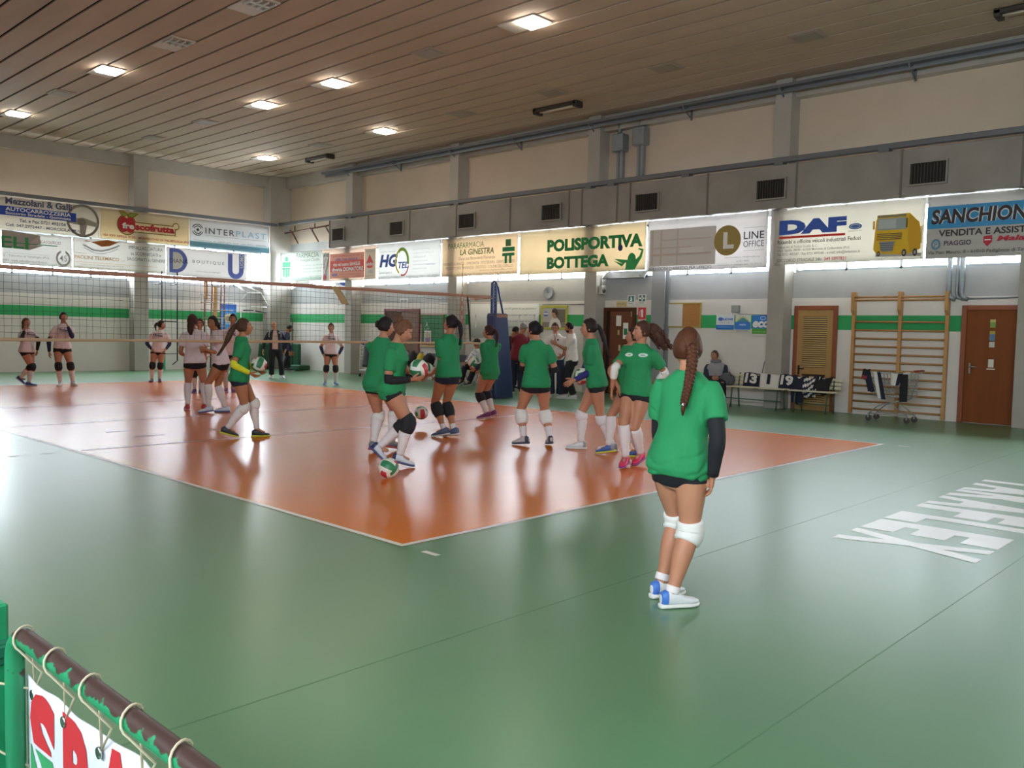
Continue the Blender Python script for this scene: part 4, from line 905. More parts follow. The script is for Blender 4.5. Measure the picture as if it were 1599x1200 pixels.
# ------------------------------------------------------------------ the net
def volleyball_net():
    y = 9.0; x0, x1 = -.25, 9.25; top = 2.27; bot = 1.25
    o = thing('volleyball_net', (4.5, y, 1.25), 'volleyball net with salmon top tape and cream bottom tape', 'net')
    nm = mat('net_cord', '2f3236', .8); b = MB(); r = .0022
    n = 94
    def sag(x): return .012*math.sin(x*3.1)+.006*math.sin(x*7.7)
    for i in range(n+1):
        x = x0+(x1-x0)*i/n
        b.tube([(x+.008*math.sin(i*1.7), y+.004*math.sin(i), top-.03), (x+sag(i), y, (top+bot)/2), (x+.01*math.sin(i*2.3), y, bot+.02)], r, nm, 4, False, False)
    for k in range(1, 10):
        z = bot+(top-bot)*k/10; pts = [(x0+(x1-x0)*i/48, y+.0, z+.008*math.sin(i*.9+k)) for i in range(49)]; b.tube(pts, r, nm, 4, False, False)
    b.obj('netting', o)
    tp = mat('tape_salmon', 'b98a78', .7); bt = mat('tape_cream', 'c4a888', .7)
    b = MB(); k = 30; b.loft([[V((x0+(9.9-x0)*i/k, y-.006, top-.032+.006*math.sin(i))), V((x0+(9.9-x0)*i/k, y+.006, top-.032+.006*math.sin(i))), V((x0+(9.9-x0)*i/k, y+.006, top+.032+.004*math.sin(i*1.3))), V((x0+(9.9-x0)*i/k, y-.006, top+.032+.004*math.sin(i*1.3)))] for i in range(k+1)], tp, True); b.obj('top_tape', o)
    b = MB(); b.loft([[V((x0+(9.95-x0)*i/k, y-.005, bot-.022-.004*math.sin(i*.7))), V((x0+(9.95-x0)*i/k, y+.005, bot-.022-.004*math.sin(i*.7))), V((x0+(9.95-x0)*i/k, y+.005, bot+.022+.004*math.sin(i))), V((x0+(9.95-x0)*i/k, y-.005, bot+.022+.004*math.sin(i)))] for i in range(k+1)], bt, True); b.obj('bottom_tape', o)
    rd = mat('antenna_red', 'b0503c', .5); wh = mat('antenna_white', 'e0d8d2', .5)
    for x in (0.0, 9.0):
        b = MB()
        for q in range(18): b.tube([(x,y-.015,bot+.1*q),(x,y-.015,bot+.1*q+.1)], .006, wh if q % 2 else rd, 6)
        a = b.obj('antenna', o)
        b = MB(); b.box((x-.025,y-.01,bot), (x+.025,y+.01,top), mat('side_tape', 'b98f80', .7)); b.obj('side_tape', o)
    b = MB(); f = lambda u, v: V((5.62+.17*u+.24*v, y-.03-.02*math.sin(3*v), top+.02-.32*v)); dd = drape(f, 4, 8, mat('flap_beige', 'b8a478', .8), .006); dd.obj('loose_flap', o)
    f = lambda u, v: V((9.13+.035*u*(1+.6*math.sin(math.pi*v))+.11*v, y-.02, top-.02-.96*v)); drape(f, 3, 12, mat('strap_black', '242224', .8), .006).obj('loose_strap', o)
    b = MB(); b.tube([(9.25,y,top-.06),(9.5,y,top-.07),(9.95,y,top-.02)], .008, bt); b.ball((9.42,y-.01,top-.05), .05, tp, 8, 6, (1,.5,.8)); b.obj('tie_rope', o)
    p = thing('net_post', (10.2, 9.05, 0), 'navy padded net post with blue rails and diagonal strut', 'net post')
    bl = mat('post_blue', '2a3f78', .4); nv = mat('pad_navy', '28385f', .55, var=.06, scale=5, bump=.1, bscale=6)
    for x in (9.98, 10.09): b = MB(); b.box((x-.025,9.02,0), (x+.025,9.08,2.6), bl, .006); b.obj('rail', p)
    b = MB()
    for k in range(9): b.box((10.0,9.03,1.98+.07*k), (10.07,9.07,2.0+.07*k), bl)
    b.tube([(9.98,9.05,2.6),(10.04,9.05,2.64),(10.1,9.05,2.6)], .022, bl); b.obj('rung_grating', p)
    b = MB(); b.tube([(10.07,9.05,2.6),(10.16,9.05,2.5),(10.33,9.05,1.93),(10.55,9.05,.3)], .022, bl); b.obj('strut', p)
    rings = []
    for z, a, c in ((.02,10.02,10.6),(.06,10.0,10.6),(.6,9.98,10.55),(1.2,9.95,10.47),(1.86,9.92,10.38),(1.92,9.95,10.36)):
        d = .13 if z > .1 else .14; rings.append([V((a,9.05-d+.03,z)),V((a+.04,9.05-d,z)),V((c-.04,9.05-d,z)),V((c,9.05-d+.03,z)),V((c,9.05+d-.03,z)),V((c-.04,9.05+d,z)),V((a+.04,9.05+d,z)),V((a,9.05+d-.03,z))])
    b = MB(); b.loft(rings, nv, False); b.obj('pad', p)
    b = MB(); b.box((10.0,8.913,1.83), (10.35,8.922,1.9), mat('pad_strap', '9a6a58', .7)); b.box((9.935,8.95,.2), (9.94,9.1,1.85), mat('pad_lace', '6a7080', .7)); b.obj('strap', p)
volleyball_net()

def volleyball(c, label, rot=(0, 0, 0), r=.105):
    me = MATS.get('_ball')
    if me is None:
        bm = bmesh.new(); bmesh.ops.create_cube(bm, size=2); bmesh.ops.subdivide_edges(bm, edges=bm.edges, cuts=9, use_grid_fill=True)
        me = bpy.data.meshes.new('volleyball')
        for m in (mat('ball_white', 'dcd8cf', .45), mat('ball_red', 'b8303c', .45), mat('ball_green', '2f7a52', .45)): me.materials.append(m)
        for f in bm.faces:
            cc = f.calc_center_median(); k = max(range(3), key=lambda i: abs(cc[i])); t = cc[(k+1) % 3]
            f.material_index = (0 if abs(t) < .34 else (1 if t > 0 else 2)) if cc[k] > 0 else (0 if abs(t) > .34 else (1 if k % 2 else 2)); f.smooth = True
        for v in bm.verts:
            q = v.co; d = [abs(q[i]) for i in range(3)]; k = d.index(max(d)); t = abs(q[(k+1) % 3])
            g = 1-.025*(math.exp(-((t-.34)/.05)**2)+math.exp(-((t-1)/.06)**2)); v.co = v.co.normalized()*g
        bm.to_mesh(me); bm.free(); MATS['_ball'] = me
    o = bpy.data.objects.new('volleyball', me); COL.objects.link(o); o.location = c; o.scale = (r, r, r); o.rotation_euler = rot
    tag(o, label, 'ball', 'volleyballs')
volleyball((2.345, 5.9, 1.0), 'volleyball held by the girl with yellow sleeves', (.4, .3, 1.2))
volleyball((2.41, 2.668, 1.085), 'volleyball held by the girl with black knee pads looking down', (.2, 1.0, .5))
volleyball((4.32, 4.74, .945), 'volleyball half hidden by the hands of the long haired girl seen from behind', (1.1, .4, .2))
volleyball((6.62, 6.14, .97), 'volleyball held in front of the girl next to the net post', (.3, .9, 1.9))
volleyball((4.92, 2.38, .962), 'volleyball tucked under the blue sleeved arm', (1.5, .2, .9))
volleyball((4.95, 5.563, .229), 'volleyball bouncing above the orange floor in the middle of the court', (.8, 1.4, .3))
volleyball((1.66, 2.232, .11), 'volleyball on the floor at the foot of the girl looking down', (2.0, .5, .7))

# ------------------------------------------------------------------ the barrier in the foreground
def barrier():
    gm = bpy.data.materials.new('barrier_worn_green'); gm.use_nodes = True; N = gm.node_tree.nodes; L = gm.node_tree.links; bs = N['Principled BSDF']
    tc = N.new('ShaderNodeTexCoord'); nz = N.new('ShaderNodeTexNoise'); nz.inputs['Scale'].default_value = 26; nz.inputs['Detail'].default_value = 8; L.new(tc.outputs['Object'], nz.inputs['Vector'])
    ge = N.new('ShaderNodeNewGeometry'); sp = N.new('ShaderNodeSeparateXYZ'); L.new(ge.outputs['Normal'], sp.inputs[0])
    ad = N.new('ShaderNodeMath'); ad.operation = 'MULTIPLY_ADD'; ad.inputs[1].default_value = .34; L.new(sp.outputs[2], ad.inputs[0]); L.new(nz.outputs[0], ad.inputs[2])
    rp = N.new('ShaderNodeValToRGB'); L.new(ad.outputs[0], rp.inputs[0]); e = rp.color_ramp.elements; e[0].position = .58; e[0].color = lin('23855a'); e[1].position = .63; e[1].color = lin('43302d')
    L.new(rp.outputs[0], bs.inputs['Base Color']); bs.inputs['Roughness'].default_value = .4
    pg = mat('post_paint_green', '1f8a5c', .4, var=.12, scale=9)
    x = -3.17
    o = thing('barrier_rail', (x, -3.2, 0), 'worn green tube barrier in the near left corner', 'barrier')
    b = MB(); pts = [(x,-2.455,.02),(x,-2.455,.73)]+[(x,-2.455-.07*(1-math.cos(a)),.73+.07*math.sin(a)) for a in [math.radians(d) for d in (18,36,54,72,90)]]+[(x,-2.7,.8),(x,-3.2,.8),(x,-4.2,.8)]+[(x,-4.2-.1*math.sin(a),.7+.1*math.cos(a)) for a in [math.radians(d) for d in (30,60,90)]]+[(x,-4.3,.02)]
    b.tube(pts, .021, gm, 16); b.obj('top_rail', o)
    b = MB(); b.tube([(x,-2.42,.12),(x,-4.3,.12)], .018, gm, 12); b.obj('lower_rail', o)
    o2 = thing('barrier_post', (x-.02, -2.31, 0), 'bright green square post left of the barrier rail', 'post')
    b = MB(); b.box((x-.05,-2.385,.0), (x+.01,-2.31,.845), pg, .006); b.obj('post', o2)
    b = MB(); b.box((x-.056,-2.395,.7), (x+.016,-2.3,.76), mat('clamp_green', '17634a', .5), .006); b.box((x-.05,-2.402,.72), (x+.01,-2.385,.75), mat('clamp_green', '17634a', .5), .004); b.obj('clamp', o2)
    # banner tied to the rail
    bx = x+.03
    ban = mat('barrier_banner_white', 'c6c9d2', .55); nx, nz_ = 30, 8
    F = lambda s, t, q: V((bx-q-.008*math.sin(9*s)-.005*math.sin(17*s+2*t), -2.46-s, t))
    f = lambda u, v: F(1.72*u, 0.69-.55*v+.003*math.cos(u*math.pi*2*9), 0)
    o3 = drape(f, 90, 8, ban, .003).obj('barrier_banner', origin=(bx,-3.3,.14), label='white banner with red and green letters tied to the barrier rail', cat='banner')
    P = Print(lambda s, t, q: F(s, t, q+.001)); red = pc('b3222a'); gn = pc('2f8a55')
    for ch, s0, w in (('S',.03,.15),('P',.22,.14),('A',.39,.17),('M',.6,.2)):
        vs, fs, asp = text_geo(ch, .06)
        for m, lo, hi in ((red, .5, 1.0), (gn, 0.0, .46)):
            bm = bmesh.new(); vv = [bm.verts.new((a, c, 0)) for a, c in vs]
            for q in fs:
                try: bm.faces.new([vv[i] for i in q])
                except ValueError: pass
            for co, no in (((0,lo,0),(0,-1,0)),((0,hi,0),(0,1,0))):
                bmesh.ops.bisect_plane(bm, geom=bm.verts[:]+bm.edges[:]+bm.faces[:], plane_co=co, plane_no=no, clear_outer=True)
            bm.verts.index_update(); l = P.lay()
            P.b.add([P.F(s0+w*v.co.x, .425+.25*v.co.y, .002) for v in bm.verts], [[v.index for v in q.verts] for q in bm.faces], m); bm.free()
    P.b.obj('lettering', o3)
    cm = mat('cord_cream', 'c2b79c', .8)
    for k in range(9):
        c = MB(); y = -2.5-.19*k; zz = .66; y2 = y-.05
        c.tube([(bx-.002,y,zz)]+[(x+.026*math.sin(a)*1.0, y-.05*(i/13), .8-.026*math.cos(a)*-1.0 if False else .8+.026*math.cos(a)) for i, a in enumerate([math.radians(d) for d in (120,95,70,45,20,0,-20,-45,-70,-95,-120,-140)])]+[(bx-.01,y2-.02,.73),(bx-.004,y-.004,zz)], .0026, cm, 6); c.obj('tie_cord', o3)
    c = MB(); c.tube([(bx,-2.48,.66),(x-.03,-2.44,.68),(x-.06,-2.4,.7)], .003, cm, 6); c.obj('tie_cord', o3); c = MB(); c.tube([(bx,-2.475,.47),(x-.03,-2.44,.52),(x-.05,-2.4,.58)], .003, cm, 6)
    c.obj('tie_cord', o3)
    for k in range(9): e = MB(); e.lathe((bx-.006,-2.5-.19*k,.655), [(.005,.004),(.012,.004),(.013,0),(.005,0)], CHROME, 12, (-1,0,0)); e.obj('eyelet', o3)
barrier()
SK={
 'G1':{'base': (0.349, -1.955), 'pv': (0.366, -1.982, 0.76), 'nk': (0.387, -2.015, 1.293), 'hd': (0.398, -1.995, 1.414), 'eL': (0.295, -1.815, 0.989), 'eR': (0.38, -2.19, 0.982), 'wL': (0.545, -1.78, 0.755), 'wR': (0.381, -2.191, 0.742), 'aL': (0.365, -1.888, 0.09), 'aR': (0.246, -2.036, 0.066), 'chest': 10.6, 'hyaw': 40.6, 'pyaw': 2.6, 'tL': 340.6, 'tR': 330.6, 'braid': [(0.319, -2.067, 1.456), (0.306, -2.083, 1.379), (0.289, -2.084, 1.299), (0.266, -2.085, 1.229), (0.249, -2.078, 1.16), (0.245, -2.071, 1.093)], 'H': 1.529},
 'G2':{'base': (2.182, 6.019), 'pv': (2.137, 6.045, 0.8), 'nk': (2.157, 6.033, 1.352), 'hd': (2.185, 6.017, 1.482), 'eL': (2.314, 6.174, 1.053), 'eR': (1.973, 5.919, 1.031), 'wL': (2.403, 6.009, 0.909), 'wR': (2.167, 5.832, 0.887), 'aL': (2.374, 6.003, 0.102), 'aR': (1.957, 6.054, 0.134), 'chest': 332.6, 'hyaw': 335.6, 'pyaw': 332.6, 'tL': 332.6, 'tR': 335.6, 'H': 1.594, 'pitch': 8},
 'G3':{'base': (2.793, 3.817), 'pv': (2.761, 3.841, 0.72), 'nk': (2.804, 3.808, 1.388), 'hd': (2.827, 3.79, 1.53), 'eL': (2.691, 3.96, 1.054), 'eR': (3.017, 3.768, 1.034), 'wL': (3.163, 3.971, 0.941), 'wR': (3.258, 3.833, 0.97), 'aL': (2.694, 3.831, 0.11), 'aR': (2.934, 3.77, 0.121), 'chest': 13.9, 'hyaw': 339.9, 'pyaw': 21.9, 'tL': 21.9, 'tR': 6.9, 'H': 1.647, 'pitch': -8},
 'G4':{'base': (2.239, 2.833), 'pv': (2.198, 2.866, 0.74), 'nk': (2.23, 2.84, 1.347), 'hd': (2.263, 2.762, 1.497), 'eL': (2.432, 2.934, 1.022), 'eR': (2.085, 2.752, 1.024), 'wL': (2.484, 2.763, 0.965), 'wR': (2.269, 2.628, 0.97), 'aL': (2.157, 3.029, 0.2), 'aR': (2.22, 2.746, 0.126), 'chest': 302.9, 'hyaw': 305.9, 'pyaw': 305.9, 'tL': 315.9, 'tR': 310.9, 'H': 1.665, 'pitch': -30},
 'G5':{'base': (4.402, 4.368), 'pv': (4.405, 4.365, 0.815), 'nk': (4.404, 4.366, 1.444), 'hd': (4.422, 4.35, 1.588), 'eL': (4.282, 4.409, 1.094), 'eR': (4.623, 4.369, 1.12), 'wL': (4.325, 4.601, 0.904), 'wR': (4.532, 4.71, 0.877), 'aL': (4.367, 4.399, 0.118), 'aR': (4.487, 4.317, 0.117), 'chest': 85.6, 'hyaw': 109.6, 'pyaw': 77.6, 'tL': 119.6, 'tR': 102.6, 'H': 1.74},
 'G6':{'base': (6.691, 5.759), 'pv': (6.657, 5.792, 0.725), 'nk': (6.665, 5.785, 1.304), 'hd': (6.647, 5.803, 1.467), 'eL': (6.562, 5.86, 1.029), 'eR': (6.825, 5.766, 1.031), 'wL': (6.564, 6.029, 0.869), 'wR': (6.773, 6.131, 0.839), 'aL': (6.621, 5.801, 0.111), 'aR': (6.769, 5.793, 0.136), 'chest': 84.6, 'hyaw': 112.6, 'pyaw': 79.6, 'tL': 126.6, 'tR': 104.6, 'H': 1.62},
 'G7':{'base': (4.756, 2.988), 'pv': (4.739, 3.007, 0.743), 'nk': (4.735, 3.012, 1.389), 'hd': (4.71, 3.04, 1.531), 'eL': (4.63, 3.206, 1.077), 'eR': (4.923, 2.83, 1.106), 'wL': (4.942, 3.231, 1.002), 'wR': (4.992, 3.114, 1.024), 'aL': (4.642, 3.117, 0.107), 'aR': (4.873, 2.856, 0.116), 'chest': 53.6, 'hyaw': 99.6, 'pyaw': 49.6, 'tL': 103.6, 'tR': 53.6, 'H': 1.641},
 'G8':{'base': (5.043, 2.221), 'pv': (5.035, 2.232, 0.814), 'nk': (4.989, 2.29, 1.424), 'hd': (4.967, 2.32, 1.579), 'eL': (4.811, 2.243, 1.139), 'eR': (5.097, 2.428, 1.12), 'wL': (4.707, 2.329, 0.917), 'wR': (5.026, 2.472, 0.918), 'aL': (5.141, 2.029, 0.071), 'aR': (4.988, 2.423, 0.083), 'chest': 121.7, 'hyaw': 125.7, 'pyaw': 125.7, 'tL': 122.7, 'tR': 125.7, 'H': 1.735},
 'G9':{'base': (4.337, 1.151), 'pv': (4.357, 1.122, 0.785), 'nk': (4.373, 1.1, 1.321), 'hd': (4.378, 1.092, 1.482), 'eL': (4.585, 0.938, 1.083), 'eR': (4.185, 1.278, 1.089), 'wL': (4.637, 1.107, 0.925), 'wR': (4.155, 1.321, 0.897), 'aL': (4.475, 1.128, 0.131), 'aR': (4.2, 1.137, 0.111), 'chest': 193.3, 'hyaw': 143.3, 'pyaw': 185.3, 'tL': 185.3, 'tR': 200.3, 'H': 1.664},
 'G10':{'base': (4.906, 1.673), 'pv': (4.921, 1.652, 0.726), 'nk': (4.918, 1.658, 1.216), 'hd': (4.924, 1.649, 1.382), 'eL': (4.736, 1.738, 0.964), 'eR': (5.104, 1.742, 0.93), 'wL': (4.758, 1.673, 0.857), 'wR': (5.099, 1.833, 0.804), 'aL': (4.994, 1.517, 0.09), 'aR': (4.846, 1.859, 0.113), 'chest': 115.8, 'hyaw': 120.8, 'pyaw': 120.8, 'tL': 120.8, 'tR': 115.8, 'H': 1.516},
 'P1':{'base': (3.1, 17.611), 'pv': (3.133, 17.601, 0.768), 'nk': (3.151, 17.595, 1.324), 'hd': (3.127, 17.603, 1.473), 'eL': (3.312, 17.545, 1.086), 'eR': (2.926, 17.54, 1.024), 'wL': (3.319, 17.49, 0.846), 'wR': (3.011, 17.366, 1.295), 'aL': (3.139, 17.515, 0.08), 'aR': (3.031, 17.737, 0.191), 'chest': 292.7, 'hyaw': 282.7, 'pyaw': 302.7, 'tL': 322.7, 'tR': 327.7, 'H': 1.623},
 'P2':{'base': (3.867, 17.212), 'pv': (3.785, 17.241, 0.869), 'nk': (3.815, 17.23, 1.461), 'hd': (3.816, 17.23, 1.628), 'eL': (3.946, 17.078, 1.253), 'eR': (3.554, 17.301, 1.169), 'wL': (3.824, 16.973, 1.419), 'wR': (3.522, 17.301, 0.807), 'aL': (3.996, 17.166, 0.06), 'aR': (3.74, 17.256, 0.062), 'chest': 260.6, 'hyaw': 265.6, 'pyaw': 250.6, 'tL': 275.6, 'tR': 235.6, 'H': 1.764},
 'P3':{'base': (6.242, 17.706), 'pv': (6.3, 17.679, 0.756), 'nk': (6.344, 17.659, 1.344), 'hd': (6.373, 17.647, 1.495), 'eL': (6.55, 17.622, 1.044), 'eR': (6.11, 17.82, 1.054), 'wL': (6.446, 17.548, 0.861), 'wR': (6.135, 17.688, 0.857), 'aL': (6.327, 17.667, 0.067), 'aR': (6.157, 17.744, 0.084), 'chest': 237.8, 'hyaw': 315.8, 'pyaw': 240.8, 'tL': 250.8, 'tR': 230.8, 'H': 1.612},
 'P4':{'base': (3.506, 9.967), 'pv': (3.468, 9.986, 0.764), 'nk': (3.449, 9.996, 1.421), 'hd': (3.44, 10.0, 1.579), 'eL': (3.278, 10.104, 1.09), 'eR': (3.62, 9.932, 1.095), 'wL': (3.44, 10.269, 0.959), 'wR': (3.672, 10.13, 0.916), 'aL': (3.363, 10.039, 0.093), 'aR': (3.63, 9.927, 0.089), 'chest': 55.3, 'hyaw': 38.3, 'pyaw': 63.3, 'tL': 73.3, 'tR': 28.3, 'H': 1.692},
 'P5':{'base': (5.412, 13.705), 'pv': (5.424, 13.699, 0.816), 'nk': (5.424, 13.699, 1.387), 'hd': (5.436, 13.693, 1.53), 'eL': (5.556, 13.632, 1.061), 'eR': (5.292, 13.765, 1.057), 'wL': (5.533, 13.588, 0.834), 'wR': (5.27, 13.72, 0.831), 'aL': (5.448, 13.687, 0.086), 'aR': (5.34, 13.741, 0.086), 'chest': 233.3, 'hyaw': 228.3, 'pyaw': 241.3, 'tL': 253.3, 'tR': 228.3, 'H': 1.672},
 'P6':{'base': (3.553, 9.363), 'pv': (3.617, 9.329, 0.779), 'nk': (3.552, 9.363, 1.409), 'hd': (3.496, 9.393, 1.551), 'eL': (3.515, 9.247, 1.103), 'eR': (3.561, 9.562, 1.105), 'wL': (3.331, 9.254, 1.092), 'wR': (3.432, 9.54, 1.062), 'aL': (3.414, 9.368, 0.107), 'aR': (3.722, 9.364, 0.081), 'chest': 154.2, 'hyaw': 208.2, 'pyaw': 142.2, 'tL': 167.2, 'tR': 142.2, 'H': 1.694},
 'P7':{'base': (6.075, 13.557), 'pv': (6.086, 13.552, 0.876), 'nk': (6.133, 13.526, 1.531), 'hd': (6.145, 13.519, 1.691), 'eL': (6.293, 13.439, 1.186), 'eR': (5.976, 13.611, 1.18), 'wL': (6.269, 13.395, 0.924), 'wR': (5.953, 13.567, 0.92), 'aL': (6.148, 13.518, 0.088), 'aR': (6.014, 13.591, 0.088), 'chest': 236.4, 'hyaw': 231.4, 'pyaw': 241.4, 'tL': 251.4, 'tR': 226.4, 'H': 1.836},
 'P8':{'base': (9.521, 14.561), 'pv': (9.529, 14.556, 0.781), 'nk': (9.539, 14.549, 1.356), 'hd': (9.524, 14.559, 1.524), 'eL': (9.716, 14.45, 1.038), 'eR': (9.376, 14.687, 1.03), 'wL': (9.675, 14.418, 0.818), 'wR': (9.349, 14.644, 0.812), 'aL': (9.63, 14.486, 0.069), 'aR': (9.412, 14.637, 0.084), 'chest': 235.2, 'hyaw': 231.2, 'pyaw': 235.2, 'tL': 255.2, 'tR': 227.2, 'H': 1.659},
 'A1':{'base': (9.969, 17.932), 'pv': (9.935, 17.953, 0.718), 'nk': (9.917, 17.964, 1.34), 'hd': (9.901, 17.974, 1.527), 'eL': (10.162, 17.838, 1.062), 'eR': (9.696, 18.123, 1.033), 'wL': (10.184, 17.801, 0.836), 'wR': (9.641, 18.133, 0.826), 'aL': (10.094, 17.856, 0.077), 'aR': (9.845, 18.009, 0.094), 'chest': 242.6, 'hyaw': 236.6, 'pyaw': 238.6, 'tL': 258.6, 'tR': 223.6, 'H': 1.678, 'pitch': 0},
 'A2':{'base': (12.48, 21.43), 'pv': (12.404, 21.477, 0.682), 'nk': (12.491, 21.423, 1.321), 'hd': (12.563, 21.378, 1.476), 'eL': (12.662, 21.529, 0.879), 'eR': (12.378, 21.317, 0.884), 'wL': (12.72, 21.457, 0.638), 'wR': (12.46, 21.206, 0.646), 'aL': (12.587, 21.481, 0.084), 'aR': (12.336, 21.402, 0.114), 'chest': 323.0, 'hyaw': 338.0, 'pyaw': 328.0, 'tL': 338.0, 'tR': 328.0, 'H': 1.72, 'pitch': -25},
 'A4':{'base': (11.883, 10.032), 'pv': (11.881, 10.034, 0.861), 'nk': (11.948, 9.963, 1.45), 'hd': (11.989, 9.919, 1.642), 'eL': (11.795, 10.2, 1.094), 'eR': (12.099, 9.874, 1.104), 'wL': (12.089, 10.251, 0.884), 'wR': (12.184, 10.077, 0.921), 'aL': (11.817, 10.103, 0.078), 'aR': (11.958, 9.952, 0.082), 'chest': 63.0, 'hyaw': 103.0, 'pyaw': 53.0, 'tL': 73.0, 'tR': 33.0, 'H': 1.74, 'pitch': -15},
 'A5':{'base': (12.805, 11.105), 'pv': (12.771, 11.141, 0.78), 'nk': (12.82, 11.089, 1.374), 'hd': (12.876, 11.03, 1.545), 'eL': (12.722, 11.266, 1.014), 'eR': (12.955, 11.019, 1.021), 'wL': (13.047, 11.286, 0.807), 'wR': (13.151, 11.103, 0.847), 'aL': (12.746, 11.167, 0.083), 'aR': (12.863, 11.044, 0.07), 'chest': 3.4, 'hyaw': 343.4, 'pyaw': 13.4, 'tL': 23.4, 'tR': 353.4, 'H': 1.72, 'pitch': -20},
 'A6':{'base': (11.457, 8.409), 'pv': (11.462, 8.403, 0.894), 'nk': (11.453, 8.414, 1.471), 'hd': (11.44, 8.429, 1.634), 'eL': (11.592, 8.25, 1.15), 'eR': (11.314, 8.577, 1.141), 'wL': (11.44, 8.214, 0.989), 'wR': (11.27, 8.398, 0.999), 'aL': (11.533, 8.32, 0.078), 'aR': (11.407, 8.467, 0.073), 'chest': 210.5, 'hyaw': 212.5, 'pyaw': 215.5, 'tL': 235.5, 'tR': 205.5, 'H': 1.782, 'pitch': -18},
 'A7':{'base': (11.478, 7.964), 'pv': (11.491, 7.949, 0.91), 'nk': (11.473, 7.971, 1.48), 'hd': (11.442, 8.008, 1.639), 'eL': (11.26, 7.977, 1.288), 'eR': (11.575, 8.162, 1.227), 'wL': (11.141, 8.122, 1.255), 'wR': (11.499, 8.129, 0.992), 'aL': (11.486, 7.861, 0.095), 'aR': (11.464, 8.108, 0.094), 'chest': 135.4, 'hyaw': 127.4, 'pyaw': 124.4, 'tL': 119.4, 'tR': 114.4, 'H': 1.77, 'pitch': -12},
 'A3':{'base': (13.0, 12.8), 'pv': (13.148, 12.657, 0.541), 'nk': (13.103, 12.7, 1.006), 'hd': (13.101, 12.703, 1.184), 'eL': (13.179, 12.488, 0.708), 'eR': (12.884, 12.773, 0.718), 'wL': (12.792, 12.445, 0.59), 'wR': (12.67, 12.702, 0.634), 'kL': (12.793, 12.444, 0.52), 'kR': (12.715, 12.798, 0.541), 'aL': (12.671, 12.561, 0.11), 'aR': (12.656, 12.854, 0.13), 'chest': 176.0, 'hyaw': 156.0, 'pyaw': 178.0, 'tL': 176.0, 'tR': 186.0, 'H': 1.72, 'pitch': -10},
 'A9':{'base': (13.12, 5.36), 'pv': (13.226, 5.219, 0.558), 'nk': (13.195, 5.232, 0.927), 'hd': (13.179, 5.26, 1.082), 'eL': (13.312, 5.035, 0.679), 'eR': (13.087, 5.415, 0.679), 'wL': (13.006, 5.061, 0.586), 'wR': (12.944, 5.167, 0.582), 'kL': (12.909, 4.891, 0.459), 'kR': (12.789, 5.133, 0.434), 'aL': (12.916, 4.879, 0.056), 'aR': (12.765, 5.134, 0.03), 'chest': 202.5, 'hyaw': 180.5, 'pyaw': 202.5, 'tL': 220.5, 'tR': 200.5, 'H': 1.74, 'pitch': 0},
}

# ------------------------------------------------------------------ people
SKIN = mat('skin', 'b27b60', .5, var=.05, scale=9, spec=.35); SKIN2 = mat('skin_tan', 'a97050', .5, var=.05, scale=9, spec=.35)
LIP = mat('lip', '9c5650', .45); EYEW = mat('eye_white', 'd8d2cc', .3); IRIS = mat('iris', '2c2019', .25); BROW = mat('brow', '3a2a22', .8)
def cloth(n, c): return mat('cloth_'+n, c, .85, var=.05, scale=7, bump=.06, bscale=60)
TEE_G = cloth('tee_green', '1f8450'); TEE_W = cloth('tee_pinkwhite', 'dccbd0'); SHORT = cloth('shorts_black', '15161c'); NAVS = cloth('shorts_navy', '1b2036')
PADK = cloth('pad_black', '1d1e24'); PADW = cloth('pad_white', 'dedbd8'); SOCK = cloth('sock_white', 'dcd4d6'); SLB = cloth('sleeve_black', '18171c'); SLN = cloth('sleeve_navy', '23264a')
def hairm(c): return mat('hair_'+c, c, .6, spec=.2, var=.25, scale=30, bump=.3, bscale=90, stretch=(1,1,.25))
def fdir(y): y = math.radians(y); return V((math.cos(y), math.sin(y), 0))
def rdir(y): y = math.radians(y); return V((math.sin(y), -math.cos(y), 0))
def lerp_tab(tab, t):
    if t <= tab[0][0]: return tab[0][1:]
    for a, b in zip(tab, tab[1:]):
        if t <= b[0]:
            k = (t-a[0])/(b[0]-a[0]); return tuple(x+(y-x)*k for x, y in zip(a[1:], b[1:]))
    return tab[-1][1:]
def remesh(mb, vox, smooth=4, fac=.5):
    me = mb.mesh('tmp'); o = bpy.data.objects.new('tmp', me); COL.objects.link(o)
    r = o.modifiers.new('r', 'REMESH'); r.mode = 'VOXEL'; r.voxel_size = vox; r.use_smooth_shade = True
    if smooth: s = o.modifiers.new('s', 'SMOOTH'); s.factor = fac; s.iterations = smooth
    dg = bpy.context.evaluated_depsgraph_get(); m2 = bpy.data.meshes.new_from_object(o.evaluated_get(dg))
    vs = [v.co.copy() for v in m2.vertices]; ns = [v.normal.copy() for v in m2.vertices]; fs = [list(p.vertices) for p in m2.polygons]
    bpy.data.objects.remove(o); bpy.data.meshes.remove(me); bpy.data.meshes.remove(m2)
    return vs, ns, fs
def ik(a, t, l1, l2, hint):
    d = t-a; L = d.length; mx = (l1+l2)*.998
    if L > mx: t = a+d*(mx/L); d = t-a; L = mx
    L = max(L, abs(l1-l2)+.02); u = d.normalized(); x = (l1*l1-l2*l2+L*L)/(2*L); h = math.sqrt(max(l1*l1-x*x, 0))
    q = hint-a; q = q-u*q.dot(u)
    if q.length < 1e-4: q = V((0,0,1)).cross(u)
    return a+u*x+q.normalized()*h, t
TORSO_F = [(-.3,.03,.04,0),(-.2,.075,.06,0),(-.1,.1,.072,-.004),(0,.104,.076,-.006),(.18,.092,.064,0),(.38,.075,.053,.002),(.55,.081,.058,.004),(.7,.09,.067,.012),(.82,.094,.057,.006),(.9,.082,.05,.002),(.96,.062,.044,0),(1.0,.044,.041,0),(1.06,.034,.038,0)]
